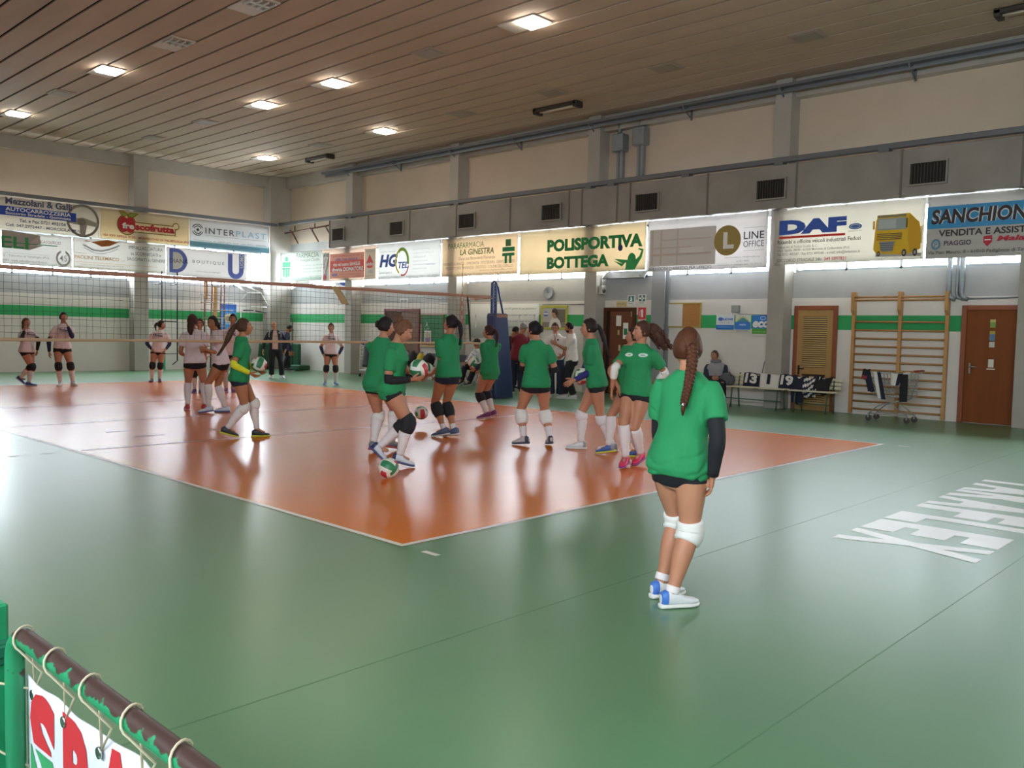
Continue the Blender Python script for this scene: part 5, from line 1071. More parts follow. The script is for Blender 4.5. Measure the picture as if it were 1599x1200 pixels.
TORSO_M = [(-.3,.03,.04,0),(-.2,.075,.064,0),(-.1,.095,.074,0),(0,.098,.076,0),(.18,.094,.07,0),(.38,.09,.066,.002),(.55,.096,.068,.003),(.7,.106,.07,.005),(.82,.11,.064,.003),(.9,.096,.056,0),(.96,.072,.05,0),(1.0,.052,.046,0),(1.06,.042,.044,0)]
THIGH = [(0,.053),(.25,.056),(.5,.05),(.8,.038),(1,.034)]
CALF = [(0,.034),(.2,.0375),(.35,.037),(.6,.029),(.85,.0215),(1,.021)]
UARM = [(0,.0285),(.3,.0285),(.7,.026),(1,.0235)]
FARM = [(0,.0235),(.2,.025),(.6,.02),(1,.0155)]
class Person: pass
def leg_pts(p, side, t0, t1, add, n=10):
    """points and radii along one leg; t in 0..1 thigh, 1..2 shin"""
    hip, kn, an = p.leg[side]; P = []; R = []
    for i in range(n+1):
        t = t0+(t1-t0)*i/n
        if t <= 1: c = hip.lerp(kn, t); r = lerp_tab(THIGH, t)[0]
        else: c = kn.lerp(an, t-1); r = lerp_tab(CALF, t-1)[0]
        back = math.sin(math.pi*min(max(t-1, 0)/.7, 1)) if t > 1 else 0
        c = c-p.F*(.008*back) if t > 1 else c
        P.append(c); R.append(r*p.H*p.fat+add)
    return P, R
def arm_pts(p, side, t0, t1, add, n=8):
    sh, el, wr = p.arm[side]; P = []; R = []
    for i in range(n+1):
        t = t0+(t1-t0)*i/n
        if t <= 1: c = sh.lerp(el, t); r = lerp_tab(UARM, t)[0]
        else: c = el.lerp(wr, t-1); r = lerp_tab(FARM, t-1)[0]
        P.append(c); R.append(r*p.H*p.fat+add)
    return P, R
def torso_ring(p, t, add, n=20, box=0, minx=0, miny=0):
    rx, ry, fo = lerp_tab(p.tab, t)
    rx = max(rx*p.fat, minx)*p.H+add; ry = max(ry*p.fat, miny)*p.H+add
    k = min(max(t, 0), 1); c = p.P.lerp(p.N, t) if t >= 0 else p.P+(p.N-p.P)*t*.9+V((0,0,0))
    c = c+p.bend*(math.sin(math.pi*k)*.02*p.H)
    R = (rdir(p.pyaw)*(1-k)+rdir(p.cyaw)*k).normalized(); Up = (p.N-p.P).normalized(); F = Up.cross(R).normalized(); R = F.cross(Up).normalized()
    c = c+F*fo*p.H
    return [c+R*rx*math.copysign(abs(math.cos(a))**.85, math.cos(a))+F*ry*math.copysign(abs(math.sin(a))**.9, math.sin(a)) for a in [2*math.pi*j/n for j in range(n)]]
def head_point(az, el, s, grow=0, feat=True):
    a, b, c = .0745*s, .095*s, .114*s
    z = c*math.sin(el); r = math.cos(el); low = max(0, -z/c); w = 1-.34*low**1.6; cy = math.cos(az); sy = math.sin(az)
    x = a*r*sy*w; y = b*r*cy*(1 if cy > 0 else 1-.3*low)+.016*s*low*(1 if cy > -.2 else .2)
    e = 0
    if feat:
        g = lambda v, m, q: math.exp(-((v-m)/q)**2)
        zz = z/s
        e = .021*g(az,0,.14)*g(zz,-.022,.017)+.01*g(az,0,.1)*g(zz,-.002,.02)+.004*g(az,0,.7)*g(zz,.03,.012)
        e += -.008*(g(az,.36,.2)+g(az,-.36,.2))*g(zz,.011,.013)+.006*g(az,0,.25)*g(zz,-.056,.012)+.008*g(az,0,.35)*g(zz,-.092,.016)+.004*(g(az,.7,.3)+g(az,-.7,.3))*g(zz,-.02,.025)
        e *= s
    d = V((x, y, z)); u = d.normalized() if d.length > 0 else V((0,0,1))
    return d+u*(e+grow)
def head_axes(p):
    F = fdir(p.hyaw); R = rdir(p.hyaw); U = V((0,0,1)); c, s = math.cos(p.pitch), math.sin(p.pitch)
    return R, F*c+U*s, U*c-F*s
def hp(p, az, el, grow=0, feat=True):
    q = head_point(az, el, p.hs, grow, feat); return p.C+p.hR*q.x+p.hF*q.y+p.hU*q.z
def head_grid(nu, nv): return [[(math.pi*2*j/nu-math.pi)-.6*math.sin(math.pi*2*j/nu-math.pi) for j in range(nu)], [-math.pi/2+.06+(math.pi-.12)*i/nv for i in range(nv+1)]]
def add_head(b, p, sk, face=True):
    A, E = head_grid(44, 30)
    b.loft([[hp(p, az, el) for az in A] for el in E], sk)
    rot = Matrix((p.hR, p.hF, p.hU)).transposed()
    for sg in (-1, 1):
        b.ball(hp(p, 1.62*sg, -.06, .002), .03*p.hs, sk, 10, 8, (.32,.55,1), rot)
        if face:
            q = hp(p, .36*sg, .1, -.004); b.ball(q, .0125*p.hs, EYEW, 10, 6, (1.1,.6,.62), rot); b.ball(q+p.hF*.0055, .0062*p.hs, IRIS, 8, 6, (1,.5,.95), rot)
            b.tube([hp(p, a*sg, e, .0035) for a, e in ((.2,.27),(.38,.32),(.58,.26))], [.003,.0036,.002], BROW, 6)
    if face:
        b.ball(hp(p, 0, -.52, .001), .021*p.hs, LIP, 12, 6, (1.05,.28,.3), rot)
def hand(b, mb, W, D, Nn, side, curl, sk, s=1.0, spread=.0):
    """palm goes into mb (merged with the body), fingers into b"""
    D = D.normalized(); Nn = (Nn-D*Nn.dot(D)); Nn = Nn.normalized() if Nn.length > 1e-4 else D.orthogonal().normalized()
    T = D.cross(Nn)*(1 if side == 'R' else -1)
    def ring(c, w, h): return [c+T*w*math.cos(a)+Nn*h*math.sin(a) for a in [2*math.pi*j/10 for j in range(10)]]
    mb.loft([ring(W-D*.02*s,.022*s,.02*s), ring(W+D*.012*s,.026*s,.019*s), ring(W+D*.045*s+T*.004*s,.04*s,.018*s), ring(W+D*.085*s,.041*s,.014*s), ring(W+D*.094*s,.036*s,.01*s)], sk)
    for k, (off, ln, r) in enumerate(((.031,.066,.0092),(.0105,.074,.0096),(-.0105,.07,.0093),(-.031,.054,.0082))):
        c0 = W+D*.072*s+T*off*s; q = c0; d = (D+T*(off*spread*6)).normalized(); pts = [q]; a = curl[0]*(1+.08*k)
        for j, fr in enumerate((.3,.42,.32,.26)):
            if j: a2 = curl[min(j-1, 2)]*(1+.1*k); d = (d*math.cos(a2)+Nn*math.sin(a2)).normalized(); 
            q = q+d*ln*s*fr; pts.append(q)
        b.tube(pts, [r*s*x for x in (1,1.02,.95,.85,.55)], sk, 8)
    q = W+D*.022*s+T*.026*s; d = (D*.75+T*.75+Nn*.25).normalized(); pts = [q-d*.01, q]
    for j, ln in enumerate((.034,.03,.024)):
        q = q+d*ln*s; pts.append(q); d = (d+D*.35+Nn*.15).normalized()
    b.tube(pts, [.012*s,.013*s,.0115*s,.01*s,.006*s], sk, 8)
def shoe(p, side, top, sole, acc=None):
    an = p.leg[side][2]; d = fdir(p.toe[side]); r = rdir(p.toe[side]); s = p.H/1.66; z0 = an.z-.082*s
    pitch = 0
    if an.z > .105: pitch = -math.asin(min((an.z-.09)/.16, .85))
    u = d*math.cos(pitch)+V((0,0,1))*math.sin(pitch); w = V((0,0,1))*math.cos(pitch)-d*math.sin(pitch)
    base = an-w*.082*s
    dz = 0
    if pitch == 0: base.z = max(an.z-.082*s, .0) if an.z > .14 else .0
    else:
        toe = base+u*.17*s; base.z += -min(0, toe.z)
    def sec(q, hw, h0, h1, n=12):
        c = base+u*q*s; return [c+r*hw*s*math.copysign(abs(math.cos(a))**.7, math.cos(a))+w*((h0+h1)/2+(h1-h0)/2*math.copysign(abs(math.sin(a))**.8, math.sin(a)))*s for a in [2*math.pi*j/n for j in range(n)]]
    b = MB(); b.loft([sec(-.07,.018,.03,.085), sec(-.062,.03,.02,.1), sec(-.03,.036,.018,.112), sec(.015,.038,.018,.108), sec(.05,.041,.018,.085), sec(.09,.045,.018,.066), sec(.13,.043,.018,.056), sec(.165,.032,.02,.048), sec(.182,.014,.025,.04)], top)
    for q in (.055,.075,.095): b.tube([base+u*q*s+r*k*.03*s+w*(.088-.5*(q-.05)+.0-.008*abs(k))*s for k in (-1,-.5,0,.5,1)], .0035*s, sole, 5)
    if acc:
        k = b.mi(acc)
        for i, f in enumerate(b.f[:8*12]):
            if i < 24: b.m[i] = k
    so = b
    sb = MB(); sb.loft([sec(-.078,.02,.002,.03), sec(-.068,.034,0,.032), sec(-.02,.039,0,.028), sec(.04,.042,0,.026), sec(.1,.049,0,.026), sec(.14,.047,.0,.026), sec(.172,.035,.002,.026), sec(.19,.014,.008,.024)], sole)
    return so, sb
def folds(vs, ns, amp, seed, low, high):
    out = []
    for v, n in zip(vs, ns):
        q = V((v.x*8+seed, v.y*8, v.z*4.5+2*v.x)); a = noise.noise(q)+.55*noise.noise(q*2.3); a -= .7*max(0, 1-abs(noise.noise(V((v.x*5, v.y*5+seed, v.z*9-6*v.x)))*7))
        a = max(a, -.3); k = .5+.8*max(0, min(1, (high-v.z)/(high-low+1e-6)))
        out.append(v+n*(a*amp*k))
    return out
ROOTS = {}
def person(key, label, group, look):
    sp = SK[key]; p = Person(); base = V((sp['base'][0], sp['base'][1], 0)); L = lambda k: V(sp[k])-base
    p.H = look.get('H', sp.get('H', 1.68)); H = p.H; male = look.get('male', False); p.tab = TORSO_M if male else TORSO_F; p.fat = look.get('fat', 1.0)
    p.cyaw, p.pyaw, p.hyaw = sp['chest'], sp['pyaw'], sp['hyaw']; p.pitch = math.radians(sp.get('pitch', 0)); p.hs = .97+.25*(H-1.66)
    sk = look.get('skin', SKIN)
    p.P = L('pv'); p.N = L('nk'); p.C = L('hd'); p.F = fdir(p.pyaw); p.leg = {}; p.arm = {}; p.toe = {'L': sp['tL'], 'R': sp['tR']}
    an = {s: L('a'+s) for s in 'LR'}
    for s in 'LR': an[s].z = max(an[s].z, .078*H/1.66)
    seated = 'kL' in sp; l1, l2 = .245*H, .235*H; hw = .05*H*p.fat
    if seated: pass
    else:
        z = .512*H
        for s, sg in (('L',-1),('R',1)):
            h = p.P+rdir(p.pyaw)*hw*sg; dx = V((an[s].x-h.x, an[s].y-h.y, 0)).length; z = min(z, an[s].z+math.sqrt(max(((l1+l2)*.992)**2-dx*dx, .05)))
        p.P.z = z if not look.get('keepz') else min(z, p.P.z)
    p.bend = V((0,0,0))
    ln = p.N-p.P
    if not seated and not look.get('bent') and abs(ln.length-.325*H) > .03*H:
        p.N = p.P+ln.normalized()*(.325*H)
    hd = p.C-p.N
    hl = .098*H
    p.C = p.N+hd.normalized()*min(max(hd.length, hl*.95), hl*1.12)
    if p.C.z-p.N.z < .05 and not look.get('bent'): p.C.z = p.N.z+.09
    for s, sg in (('L',-1),('R',1)):
        hip = p.P+rdir(p.pyaw)*hw*sg
        hint = L('k'+s) if seated else hip.lerp(an[s], .5)+(fdir(sp['t'+s])*.6+p.F*.6)*.3
        kn, a2 = ik(hip, an[s], l1, l2, hint); p.leg[s] = (hip, kn, a2)
        up = (p.N-p.P).normalized(); sh = p.N-up*.066*H+rdir(p.cyaw)*(.112 if male else .099)*H*sg
        el, wr = ik(sh, L('w'+s), .172*H, .15*H, L('e'+s)); p.arm[s] = (sh, el, wr)
    p.hR, p.hF, p.hU = head_axes(p)
    vox = look.get('vox', .0125)
    # ---- body
    core = MB(); ext = MB()
    core.loft([torso_ring(p, t, 0) for t in (-.3,-.2,-.1,0,.1,.2,.3,.4,.5,.6,.7,.8,.88,.94,1.0,1.06)], sk)
    nk = p.C-p.hU*.05*p.hs-p.hF*.012
    core.tube([p.N-(p.N-p.P).normalized()*.04*H, p.N.lerp(nk, .5), nk, p.C], [.04*H,.034*H if male else .0305*H,.033*H if male else .03*H,.03*H], sk, 14)
    for s in 'LR':
        a, r = leg_pts(p, s, 0, 2, 0, 18); core.tube(a, r, sk, 14); 
        f = fdir(p.toe[s]); core.tube([p.leg[s][2], p.leg[s][2]+f*.05-V((0,0,.03)), p.leg[s][2]+f*.11-V((0,0,.045))], [.03,.03,.02], sk, 8)
        a, r = arm_pts(p, s, -.12, 2, 0, 14); core.tube(a, r, sk, 12)
        sh, el, wr = p.arm[s]; D = (wr-el).normalized(); sg = 1 if s == 'R' else -1
        Nn = -rdir(p.cyaw)*sg+fdir(p.cyaw)*-.2; curl = (.25,.4,.3)
        if 'hold' in look: Nn = V(look['hold'])-base-wr; curl = (.3,.4,.3)
        if look.get('n'+s): Nn = V(look['n'+s])
        if s in look.get('fist', ''): curl = (.9,1.1,.7)
        hd_ = look.get('hand'+s)
        if hd_: D = (D+V(hd_)).normalized()
        hand(ext, core, wr, D, Nn, s, curl, sk, H/1.72*(1.06 if male else .96))
    vs, ns, fs = remesh(core, vox, 4)
    b = MB(); b.add(vs, fs, sk, True)
    b2 = ext; b.add(b2.v, b2.f, sk, True); add_head(b, p, sk, look.get('face', True))
    me = b.mesh('person'); body = bpy.data.objects.new('person', me); COL.objects.link(body); body.location = base; tag(body, label, 'person', group)
    def part(mb, name, par=body):
        o = bpy.data.objects.new(name, mb.mesh(name)); COL.objects.link(o); o.parent = par; return o
    # ---- clothes
    top = look['top']; long_ = look.get('long', False); seed = sum(map(ord, key))*.37
    hem = look.get('hem', -.06)   # metres relative to the hip joints
    t0 = hem/max((p.N-p.P).length, .1); add = look.get('loose', .014)
    c = MB(); ts = [t0+(1.0-t0)*i/12 for i in range(13)]; mx = look.get('minx', .086)
    c.loft([torso_ring(p, t, add+(.006 if t < .3 else 0), 22, minx=(mx if t < .8 else 0), miny=(.064 if t < .75 else 0)) for t in ts]+[torso_ring(p, 1.045, .008, 22)], top)
    sl = look.get('sleeve', .62)
    for s in 'LR':
        a, r = arm_pts(p, s, -.25, 1.93 if long_ else sl, .013 if not long_ else .012, 12 if long_ else 5)
        r = [x*(1.0 if long_ else 1.06+.14*(i/5)) for i, x in enumerate(r)]; r[0] *= .62; r[1] *= .88; c.tube(a, r, top, 14)
    vs, ns, fs = remesh(c, vox*1.05, 4, .5); vs = folds(vs, ns, look.get('fold', .009), seed, p.P.z-.1, p.N.z)
    tm = MB(); tm.add(vs, fs, top, True)
    if look.get('raglan'):
        k2 = tm.mi(look['raglan'])
        for i, f in enumerate(tm.f):
            q = sum((V(tm.v[j]) for j in f), V((0,0,0)))/len(f); sd = min((q-p.arm[s][0].lerp(p.arm[s][1], t)).length for s in 'LR' for t in (0,.3,.6,1)); sd = min(sd, min((q-p.arm[s][1].lerp(p.arm[s][2], t)).length for s in 'LR' for t in (0,.3,.6,1)))
            if sd < .095: tm.m[i] = k2
    shirt = part(tm, look.get('top_name', 't_shirt'))
    bv = BVHTree.FromPolygons([V(v) for v in tm.v], tm.f)
    cf = fdir(p.cyaw); cr = rdir(p.cyaw)
    def chestF(s, t, o):   # s to the viewer's right when seen from the front, t metres above mid chest
        org = p.P.lerp(p.N, .74)+V((0,0,t))-cr*s+cf*.5; h = bv.ray_cast(org, -cf)
        return (h[0] if h[0] else org-cf*.36)+cf*(.004+o)
    lg = look.get('logo')
    if lg == 'ovals':
        P = Print(chestF); 
        for s in (-.085, .085): P.ell(s, .03, .05, .022, mat('logo_white', 'd9e0da', .7), 20); P.ell(s, .03, .03, .008, mat('logo_green', '6aa884', .7), 14)
        part(P.b, 'logo', shirt)
    elif lg == 'badge':
        P = Print(chestF); P.ell(.07, .03, .032, .02, mat('logo_white', 'd9e0da', .7), 16); part(P.b, 'logo', shirt)
    elif lg == 'team':
        P = Print(chestF); dk = mat('logo_dark', '3a3444', .7); P.text('Primec', -.1, -.015, .1, .045, dk, .03, .2); P.line([(-.12,.0),(-.13,.05),(-.03,.07),(.08,.06)], .012, dk); P.line([(-.1,-.03),(.1,-.03)], .008, dk); part(P.b, 'logo', shirt)
    elif lg == 'polo':
        P = Print(chestF); P.ell(.07, .03, .022, .022, mat('logo_dark', '3a3444', .7), 14); P.line([(-.03,.16),(-.012,.05),(0,-.12)], .012, mat('lanyard_red', '8a2a34', .7)); P.line([(.03,.16),(.012,.05),(0,-.12)], .012, mat('lanyard_red', '8a2a34', .7)); part(P.b, 'logo', shirt)
    elif lg == 'inner':
        P = Print(chestF); P.step = .015; pk = mat('cloth_pale_pink', 'c7aea8', .85)
        for i in range(16): P.k = 0; w0 = .05+.03*min(i/6, 1); P.rect(-w0, .16-.035*(i+1), w0, .16-.035*i, pk)
        P.k = 3; P.line([(-.14,.16),(-.17,.05),(-.17,-.05)], .018, CW); P.line([(.14,.16),(.17,.05),(.17,-.05)], .018, CW); P.rect(.1,.06,.13,.09,CW); part(P.b, 'shirt_front', shirt)
    elif lg == 'marks':
        P = Print(chestF); dk = mat('logo_dark', '3a3444', .7)
        for i in range(9): q = math.sin(i*2.1)*.1; P.line([(q-.03,.08-.04*i),(q+.01,.1-.04*i),(q+.04,.07-.04*i)], .012, dk)
        part(P.b, 'print', shirt)
    # bottoms
    bot = look['bottom']; c = MB(); tr = look.get('trousers', False)
    c.loft([torso_ring(p, t, .008 if not tr else .012) for t in (-.27,-.2,-.1,0,.1,.2,.28)], bot)
    for s in 'LR':
        a, r = leg_pts(p, s, -.05, 1.93 if tr else look.get('short_len', .26), .007 if not tr else .014, 16 if tr else 5)
        if tr: r = [max(x, .052*H*.9) for x in r]
        c.tube(a, r, bot, 14)
    vs, ns, fs = remesh(c, vox*1.05, 3)
    if tr: vs = folds(vs, ns, .007, seed+3, 0, p.P.z)
    cm = MB(); cm.add(vs, fs, bot, True); part(cm, 'trousers' if tr else 'shorts')
    for s in 'LR':
        sm, so = shoe(p, s, *look['shoe']); o = part(sm, 'shoe'); part(so, 'sole', o)
        if not tr:
            k = look.get('sock')
            if k:
                a, r = leg_pts(p, s, k[0], 1.97, .0055, 10); b_ = MB(); b_.tube(a, [x+.002*math.sin(i*3) for i, x in enumerate(r)], k[1], 16); ob = part(b_, 'sock')
            k = look.get('pad')
            if k:
                a, r = leg_pts(p, s, k[0], k[1], .013, 9); n = len(a); r = [x+.01*math.sin(math.pi*i/(n-1))-.004*(1 if i in (0, n-1) else 0)+.002*math.sin(i*2.4) for i, x in enumerate(r)]
                a = [q+p.F*.006*math.sin(math.pi*i/(n-1)) for i, q in enumerate(a)]; b_ = MB(); b_.tube(a, r, k[2], 18); part(b_, 'knee_pad')
        k = look.get('arm'+s)
        if k:
            a, r = arm_pts(p, s, k[0], k[1], .0055, 10); b_ = MB(); b_.tube(a, r, k[2], 14); part(b_, 'arm_sleeve')
    # ---- hair
    st, hc, ln = look['hair']; hm = hairm(hc); hb = MB()
    A, E = head_grid(40, 26); rings = []
    for el in E:
        ring = []
        for az in A:
            aa = abs(az); z = .114*math.sin(el)
            line = .052+.012*math.cos(az*2) if aa < 1.0 else (.052-.12*(aa-1.0)/.45 if aa < 1.3 else -.03)
            nape = -.062 if st not in ('short', 'bald') else -.05
            m = (z-line)/.014 if aa < 1.35 else (z-nape)/.014
            if st == 'bald': m = min(m, (.03-z)/.02) if aa > .9 else -1
            m = max(0, min(1, m)); g = {'short': .011, 'bald': .007}.get(st, .013)
            g = (g+(.010 if aa > 2 and el > -.2 else 0)*(st not in ('short','bald'))+.003*noise.noise(V((az*3,el*3,seed))))*m-.012*(1-m)
            ring.append(hp(p, az, el, g*p.hs, False))
        rings.append(ring)
    hb.loft(rings, hm)
    back = -p.hF; top_ = p.C-p.hF*.088*p.hs+p.hU*.048*p.hs; bd = V((back.x, back.y, 0)); bd = bd.normalized() if bd.length > .01 else -fdir(p.cyaw)
    def strand(pts, rad, k, flat=1.0):
        k2 = len(pts); hb.tube(pts, [r*(1+.12*noise.noise(V((i*.9+k, seed, 0)))) for i, r in enumerate(rad)], hm, 12, flat=flat)
    if st in ('pony', 'long', 'curly'):
        sway = V(look.get('sway', (0,0,0))); n = 12; base_pts = []
        for i in range(n+1):
            t = i/n; q = top_+bd*(.05*math.sin(min(t*3, 1.57))+(.035 if st == 'curly' else .02)*math.sin(math.pi*t))-V((0,0,1))*(ln*t**1.15-.025*math.sin(math.pi*min(t*2.2, 1)))+sway*t*t; base_pts.append(q)
        R0 = {'pony': .027, 'long': .034, 'curly': .062}[st]; prof = lambda t: R0*(.7+.5*math.sin(math.pi*min(t*1.15, 1)))*(1-.78*max(0, t-.45)/.55) if st != 'curly' else R0*(.9+.75*math.sin(math.pi*min(t*1.05+.1, 1)))
        strand(base_pts, [max(prof(i/n)*(.75 if st == 'curly' else 1), .006) for i in range(n+1)], 0)
        for k in range(5 if st != 'curly' else 70):
            rs = random.Random(k+int(seed*10)); ph = rs.uniform(0, 6.28); am = R0*(.45 if st != 'curly' else rs.uniform(.8,1.5))
            off = lambda t: (bd*math.cos(ph)+bd.cross(V((0,0,1)))*math.sin(ph))*am*(.4+t)
            if st == 'curly':
                c0 = rs.uniform(.05, .75); pts = []
                for i in range(9):
                    t = c0+i*.035; q = base_pts[min(int(t*n), n)].lerp(base_pts[min(int(t*n)+1, n)], t*n-int(t*n)); w = ph+i*1.3; pts.append(q+off(.7)*1.0+(bd*math.cos(w)+V((0,0,1))*math.sin(w))*.012)
                hb.tube(pts, [.004,.008,.01,.011,.011,.01,.009,.007,.003], hm, 6)
            else: hb.tube([q+off(i/n)+bd.cross(V((0,0,1)))*.004*math.sin(i*.8+k) for i, q in enumerate(base_pts)], [max(prof(i/n)*.42, .004) for i in range(n+1)], hm, 7)
        ob = part(hb, 'hair')
        b_ = MB(); b_.ball(base_pts[1], .022, look.get('tie', BLACK), 12, 8, (1,1,.7)); part(b_, 'hair_tie')
    elif st == 'bun':
        q = p.C-p.hF*.1*p.hs+p.hU*(.09 if ln > .5 else .02)*p.hs; rot = Matrix((p.hR, p.hF, p.hU)).transposed(); hb.ball(q, .042, hm, 14, 10, (1,.85,.95), rot)
        for k in range(3): hb.tube([q+(p.hR*math.cos(a)+p.hU*math.sin(a))*.034-p.hF*(.02-.014*k) for a in [2*math.pi*j/14 for j in range(14)]], .012, hm, 6, close=True)
        part(hb, 'hair')
    elif st == 'braid':
        pts = [V(q)-base for q in sp['braid']]; path = []; n = 60
        for i in range(n+1):
            f = i/n*(len(pts)-1); k = min(int(f), len(pts)-2); path.append(pts[k].lerp(pts[k+1], f-k))
        for j in range(3): path = [path[0]]+[(path[i-1]+path[i]*2+path[i+1])/4 for i in range(1, n)]+[path[n]]
        side = rdir(p.cyaw); outd = -fdir(p.cyaw)
        for j in range(3):
            q = []; r = []
            for i in range(n-6):
                ph = i*.62+j*2.094; t = i/n; q.append(path[i]+side*math.sin(ph)*(.021-.009*t)+outd*math.sin(2*ph)*(.011-.004*t)); r.append(.017-.008*t)
            hb.tube(q, r, hm, 8)
        hb.tube([path[n-8], path[n-5], path[n-2], path[n]+V((.004,.002,-.02))], [.011,.014,.012,.004], hm, 8)
        for k in range(7):   # combed strands running from the crown to the braid
            az0 = -2.6+.87*k; hb.tube([hp(p, math.pi+(az0)*.38*(1-t), 1.2-1.25*t, .016, False) for t in [i/8 for i in range(9)]], [.006,.009,.01,.011,.011,.011,.011,.011,.01], hm, 6)
        part(hb, 'hair'); b_ = MB(); b_.ball(path[n-8], .0145, mat('hair_tie_white', 'd8dade', .5), 12, 8); part(b_, 'hair_tie')
    else:
        if st == 'half':
            n = 8; pts = [p.C-p.hF*.06+p.hU*.0-V((0,0,1))*ln*i/n+bd*.03*math.sin(i/n*3) for i in range(n+1)]; strand(pts, [.06,.068,.07,.07,.066,.06,.05,.036,.012], 0, .8)
        part(hb, 'hair')
    if look.get('beard'):
        b_ = MB(); rings = []
        for el in [-1.3+.09*i for i in range(10)]:
            rings.append([hp(p, az, el, (.006 if (abs(az) < 1.35 and not (abs(az) < .3 and el > -.6)) else -.01)*p.hs) for az in A])
        b_.loft(rings, hm); part(b_, 'beard')
    if look.get('glasses'):
        b_ = MB(); gm = mat('glasses_frame', '2a2326', .3)
        for sg in (-1, 1):
            c0 = hp(p, .37*sg, .1, .012); b_.tube([c0+(p.hR*math.cos(a)*.021+p.hU*math.sin(a)*.015) for a in [2*math.pi*j/16 for j in range(16)]], .0022, gm, 5, close=True)
            b_.tube([c0+p.hR*sg*.021, hp(p, 1.1*sg, .1, .008), hp(p, 1.6*sg, .06, .008)], .002, gm, 5)
        b_.tube([hp(p, -.17, .11, .012), hp(p, .17, .11, .012)], .002, gm, 5); part(b_, 'glasses')
    if look.get('cap'):
        b_ = MB(); cm_ = cloth('cap_dark', '3c3030'); b_.loft([[hp(p, az, el, .02*p.hs, False) for az in A] for el in [.3+.14*i for i in range(9)]], cm_)
        b_.tube([hp(p, 0, .35, .0), hp(p, 0, .33, .05), hp(p, 0, .28, .09)], [.07,.06,.035], cm_, 12, flat=.12, up=tuple(p.hU)); part(b_, 'cap')
    if look.get('scarf'):
        b_ = MB(); b_.tube([p.N+V((0,0,.035))+(rdir(p.cyaw)*math.cos(a)*.085+fdir(p.cyaw)*math.sin(a)*.085)+V((0,0,.012*math.sin(3*a))) for a in [2*math.pi*j/18 for j in range(18)]], .036, look['scarf'], 10, close=True); part(b_, 'scarf')
    ROOTS[key] = body
    return body
def sh(n, c, s='d8d6d2', a=None): return (mat('shoe_'+n, c, .5), mat('sole_'+s, s, .5), mat('shoe_trim_'+a, a, .5) if a else None)
GT = dict(top=TEE_G, bottom=SHORT); WT = dict(top=TEE_W, bottom=SHORT, logo='team', minx=.084)
GG = 'players in green shirts'; GW = 'players in white shirts across the net'; GA = 'adults by the long wall'
KP = (.84, 1.2, PADK); KW = (.84, 1.22, PADW); SK1 = (1.3, SOCK); SKH = (1.08, SOCK)
AS = lambda m, a=.75: (a, 1.97, m)
def D(*a, **k):
    d = {}
    for x in a: d.update(x)
    d.update(k); return d
person('G1', 'girl in green shirt with long braid and white knee pads standing nearest the camera', GG, D(GT, vox=.0095, fold=.012, nR=(-.5,.9,0), hair=('braid', '4e2c1c', 0), pad=(.82,1.16,PADW), armL=AS(SLB,.5), armR=AS(SLB,.5), shoe=sh('white', 'd4d6da', 'd8d6d2', '3f6fc0'), sock=(1.86, SOCK), hem=-.065, glasses=True, fat=1.06, minx=.088, short_len=.24))
person('G2', 'girl in green shirt with bright yellow arm sleeve walking with a ball', GG, D(GT, bottom=NAVS, hair=('long', '4a3428', .42), sway=(-.18,.08,0), armR=AS(cloth('sleeve_yellow', 'd6d62c'),.8), armL=AS(cloth('sleeve_yellow', 'd6d62c'),.8), sock=SKH, pad=(.92,1.2,PADW), shoe=sh('black_yellow', '2a2c30', 'c8c83a', '1c2036'), hold=(2.345,5.9,1.0), logo='badge', skin=SKIN2, hem=-.06))
person('G3', 'dark haired girl in green shirt half hidden behind the girl looking down at a ball', GG, D(GT, hair=('bun', '241d1f', 0), sock=SKH, pad=(.92,1.22,PADW), shoe=sh('grey_red', '70767c', 'a9484a'), hem=-.12, fat=1.04))
person('G4', 'girl in green shirt with hair bun and black knee pads looking down at a ball', GG, D(GT, hair=('bun', '6a4632', 1), armR=AS(SLB,.75), armL=AS(SLB,.75), sock=SK1, pad=(.82,1.28,PADK), shoe=sh('white_navy', 'c4c8d4', '3a4470', '2c3560'), hold=(2.41,2.668,1.085), logo='badge', hem=-.13, fat=1.06))
person('G5', 'tall girl in green shirt with dark ponytail and low black knee pads, back to camera', GG, D(GT, bottom=NAVS, hair=('pony', '231c20', .34), sock=(1.8, SOCK), pad=(1.02,1.52,PADK), shoe=sh('blue_grey', '4a5878', 'c9c9cc'), hold=(4.32,4.74,.945), skin=SKIN2, hem=-.04, fat=.96))
person('G6', 'girl in green shirt standing right beside the padded net post', GG, D(GT, hair=('pony', '3c2522', .3), armL=AS(SLN,.8), armR=AS(SLN,.8), sock=SK1, pad=(.98,1.42,PADK), shoe=sh('purple', '7a3468', 'c9a0b4'), hold=(6.62,6.14,.97), hem=-.15, short_len=.16))
person('G7', 'girl in green shirt from behind, dark hair bun and white knee pads', GG, D(GT, hair=('bun', '1f1a1e', 0), armR=(.85,1.35,SLB), armL=(.85,1.35,SLB), sock=(1.6, SOCK), pad=(.98,1.5,PADW), shoe=sh('white_dark', 'b9b4b4', '3a3c4a', '2e3040'), hem=-.07, fat=1.06, tie=PW))
person('G8', 'girl in green shirt in left profile with blue arm sleeve and long thin ponytail', GG, D(GT, hair=('pony', '2c2020', .42), sway=(.1,-.1,0), armL=AS(cloth('sleeve_blue', '2a2a70'),.85), armR=AS(cloth('sleeve_blue', '2a2a70'),.85), sock=SKH, pad=(.98,1.25,SOCK), shoe=sh('white', 'cfcac8', 'd8d6d2', '9a9498'), hem=-.06, fat=.95))
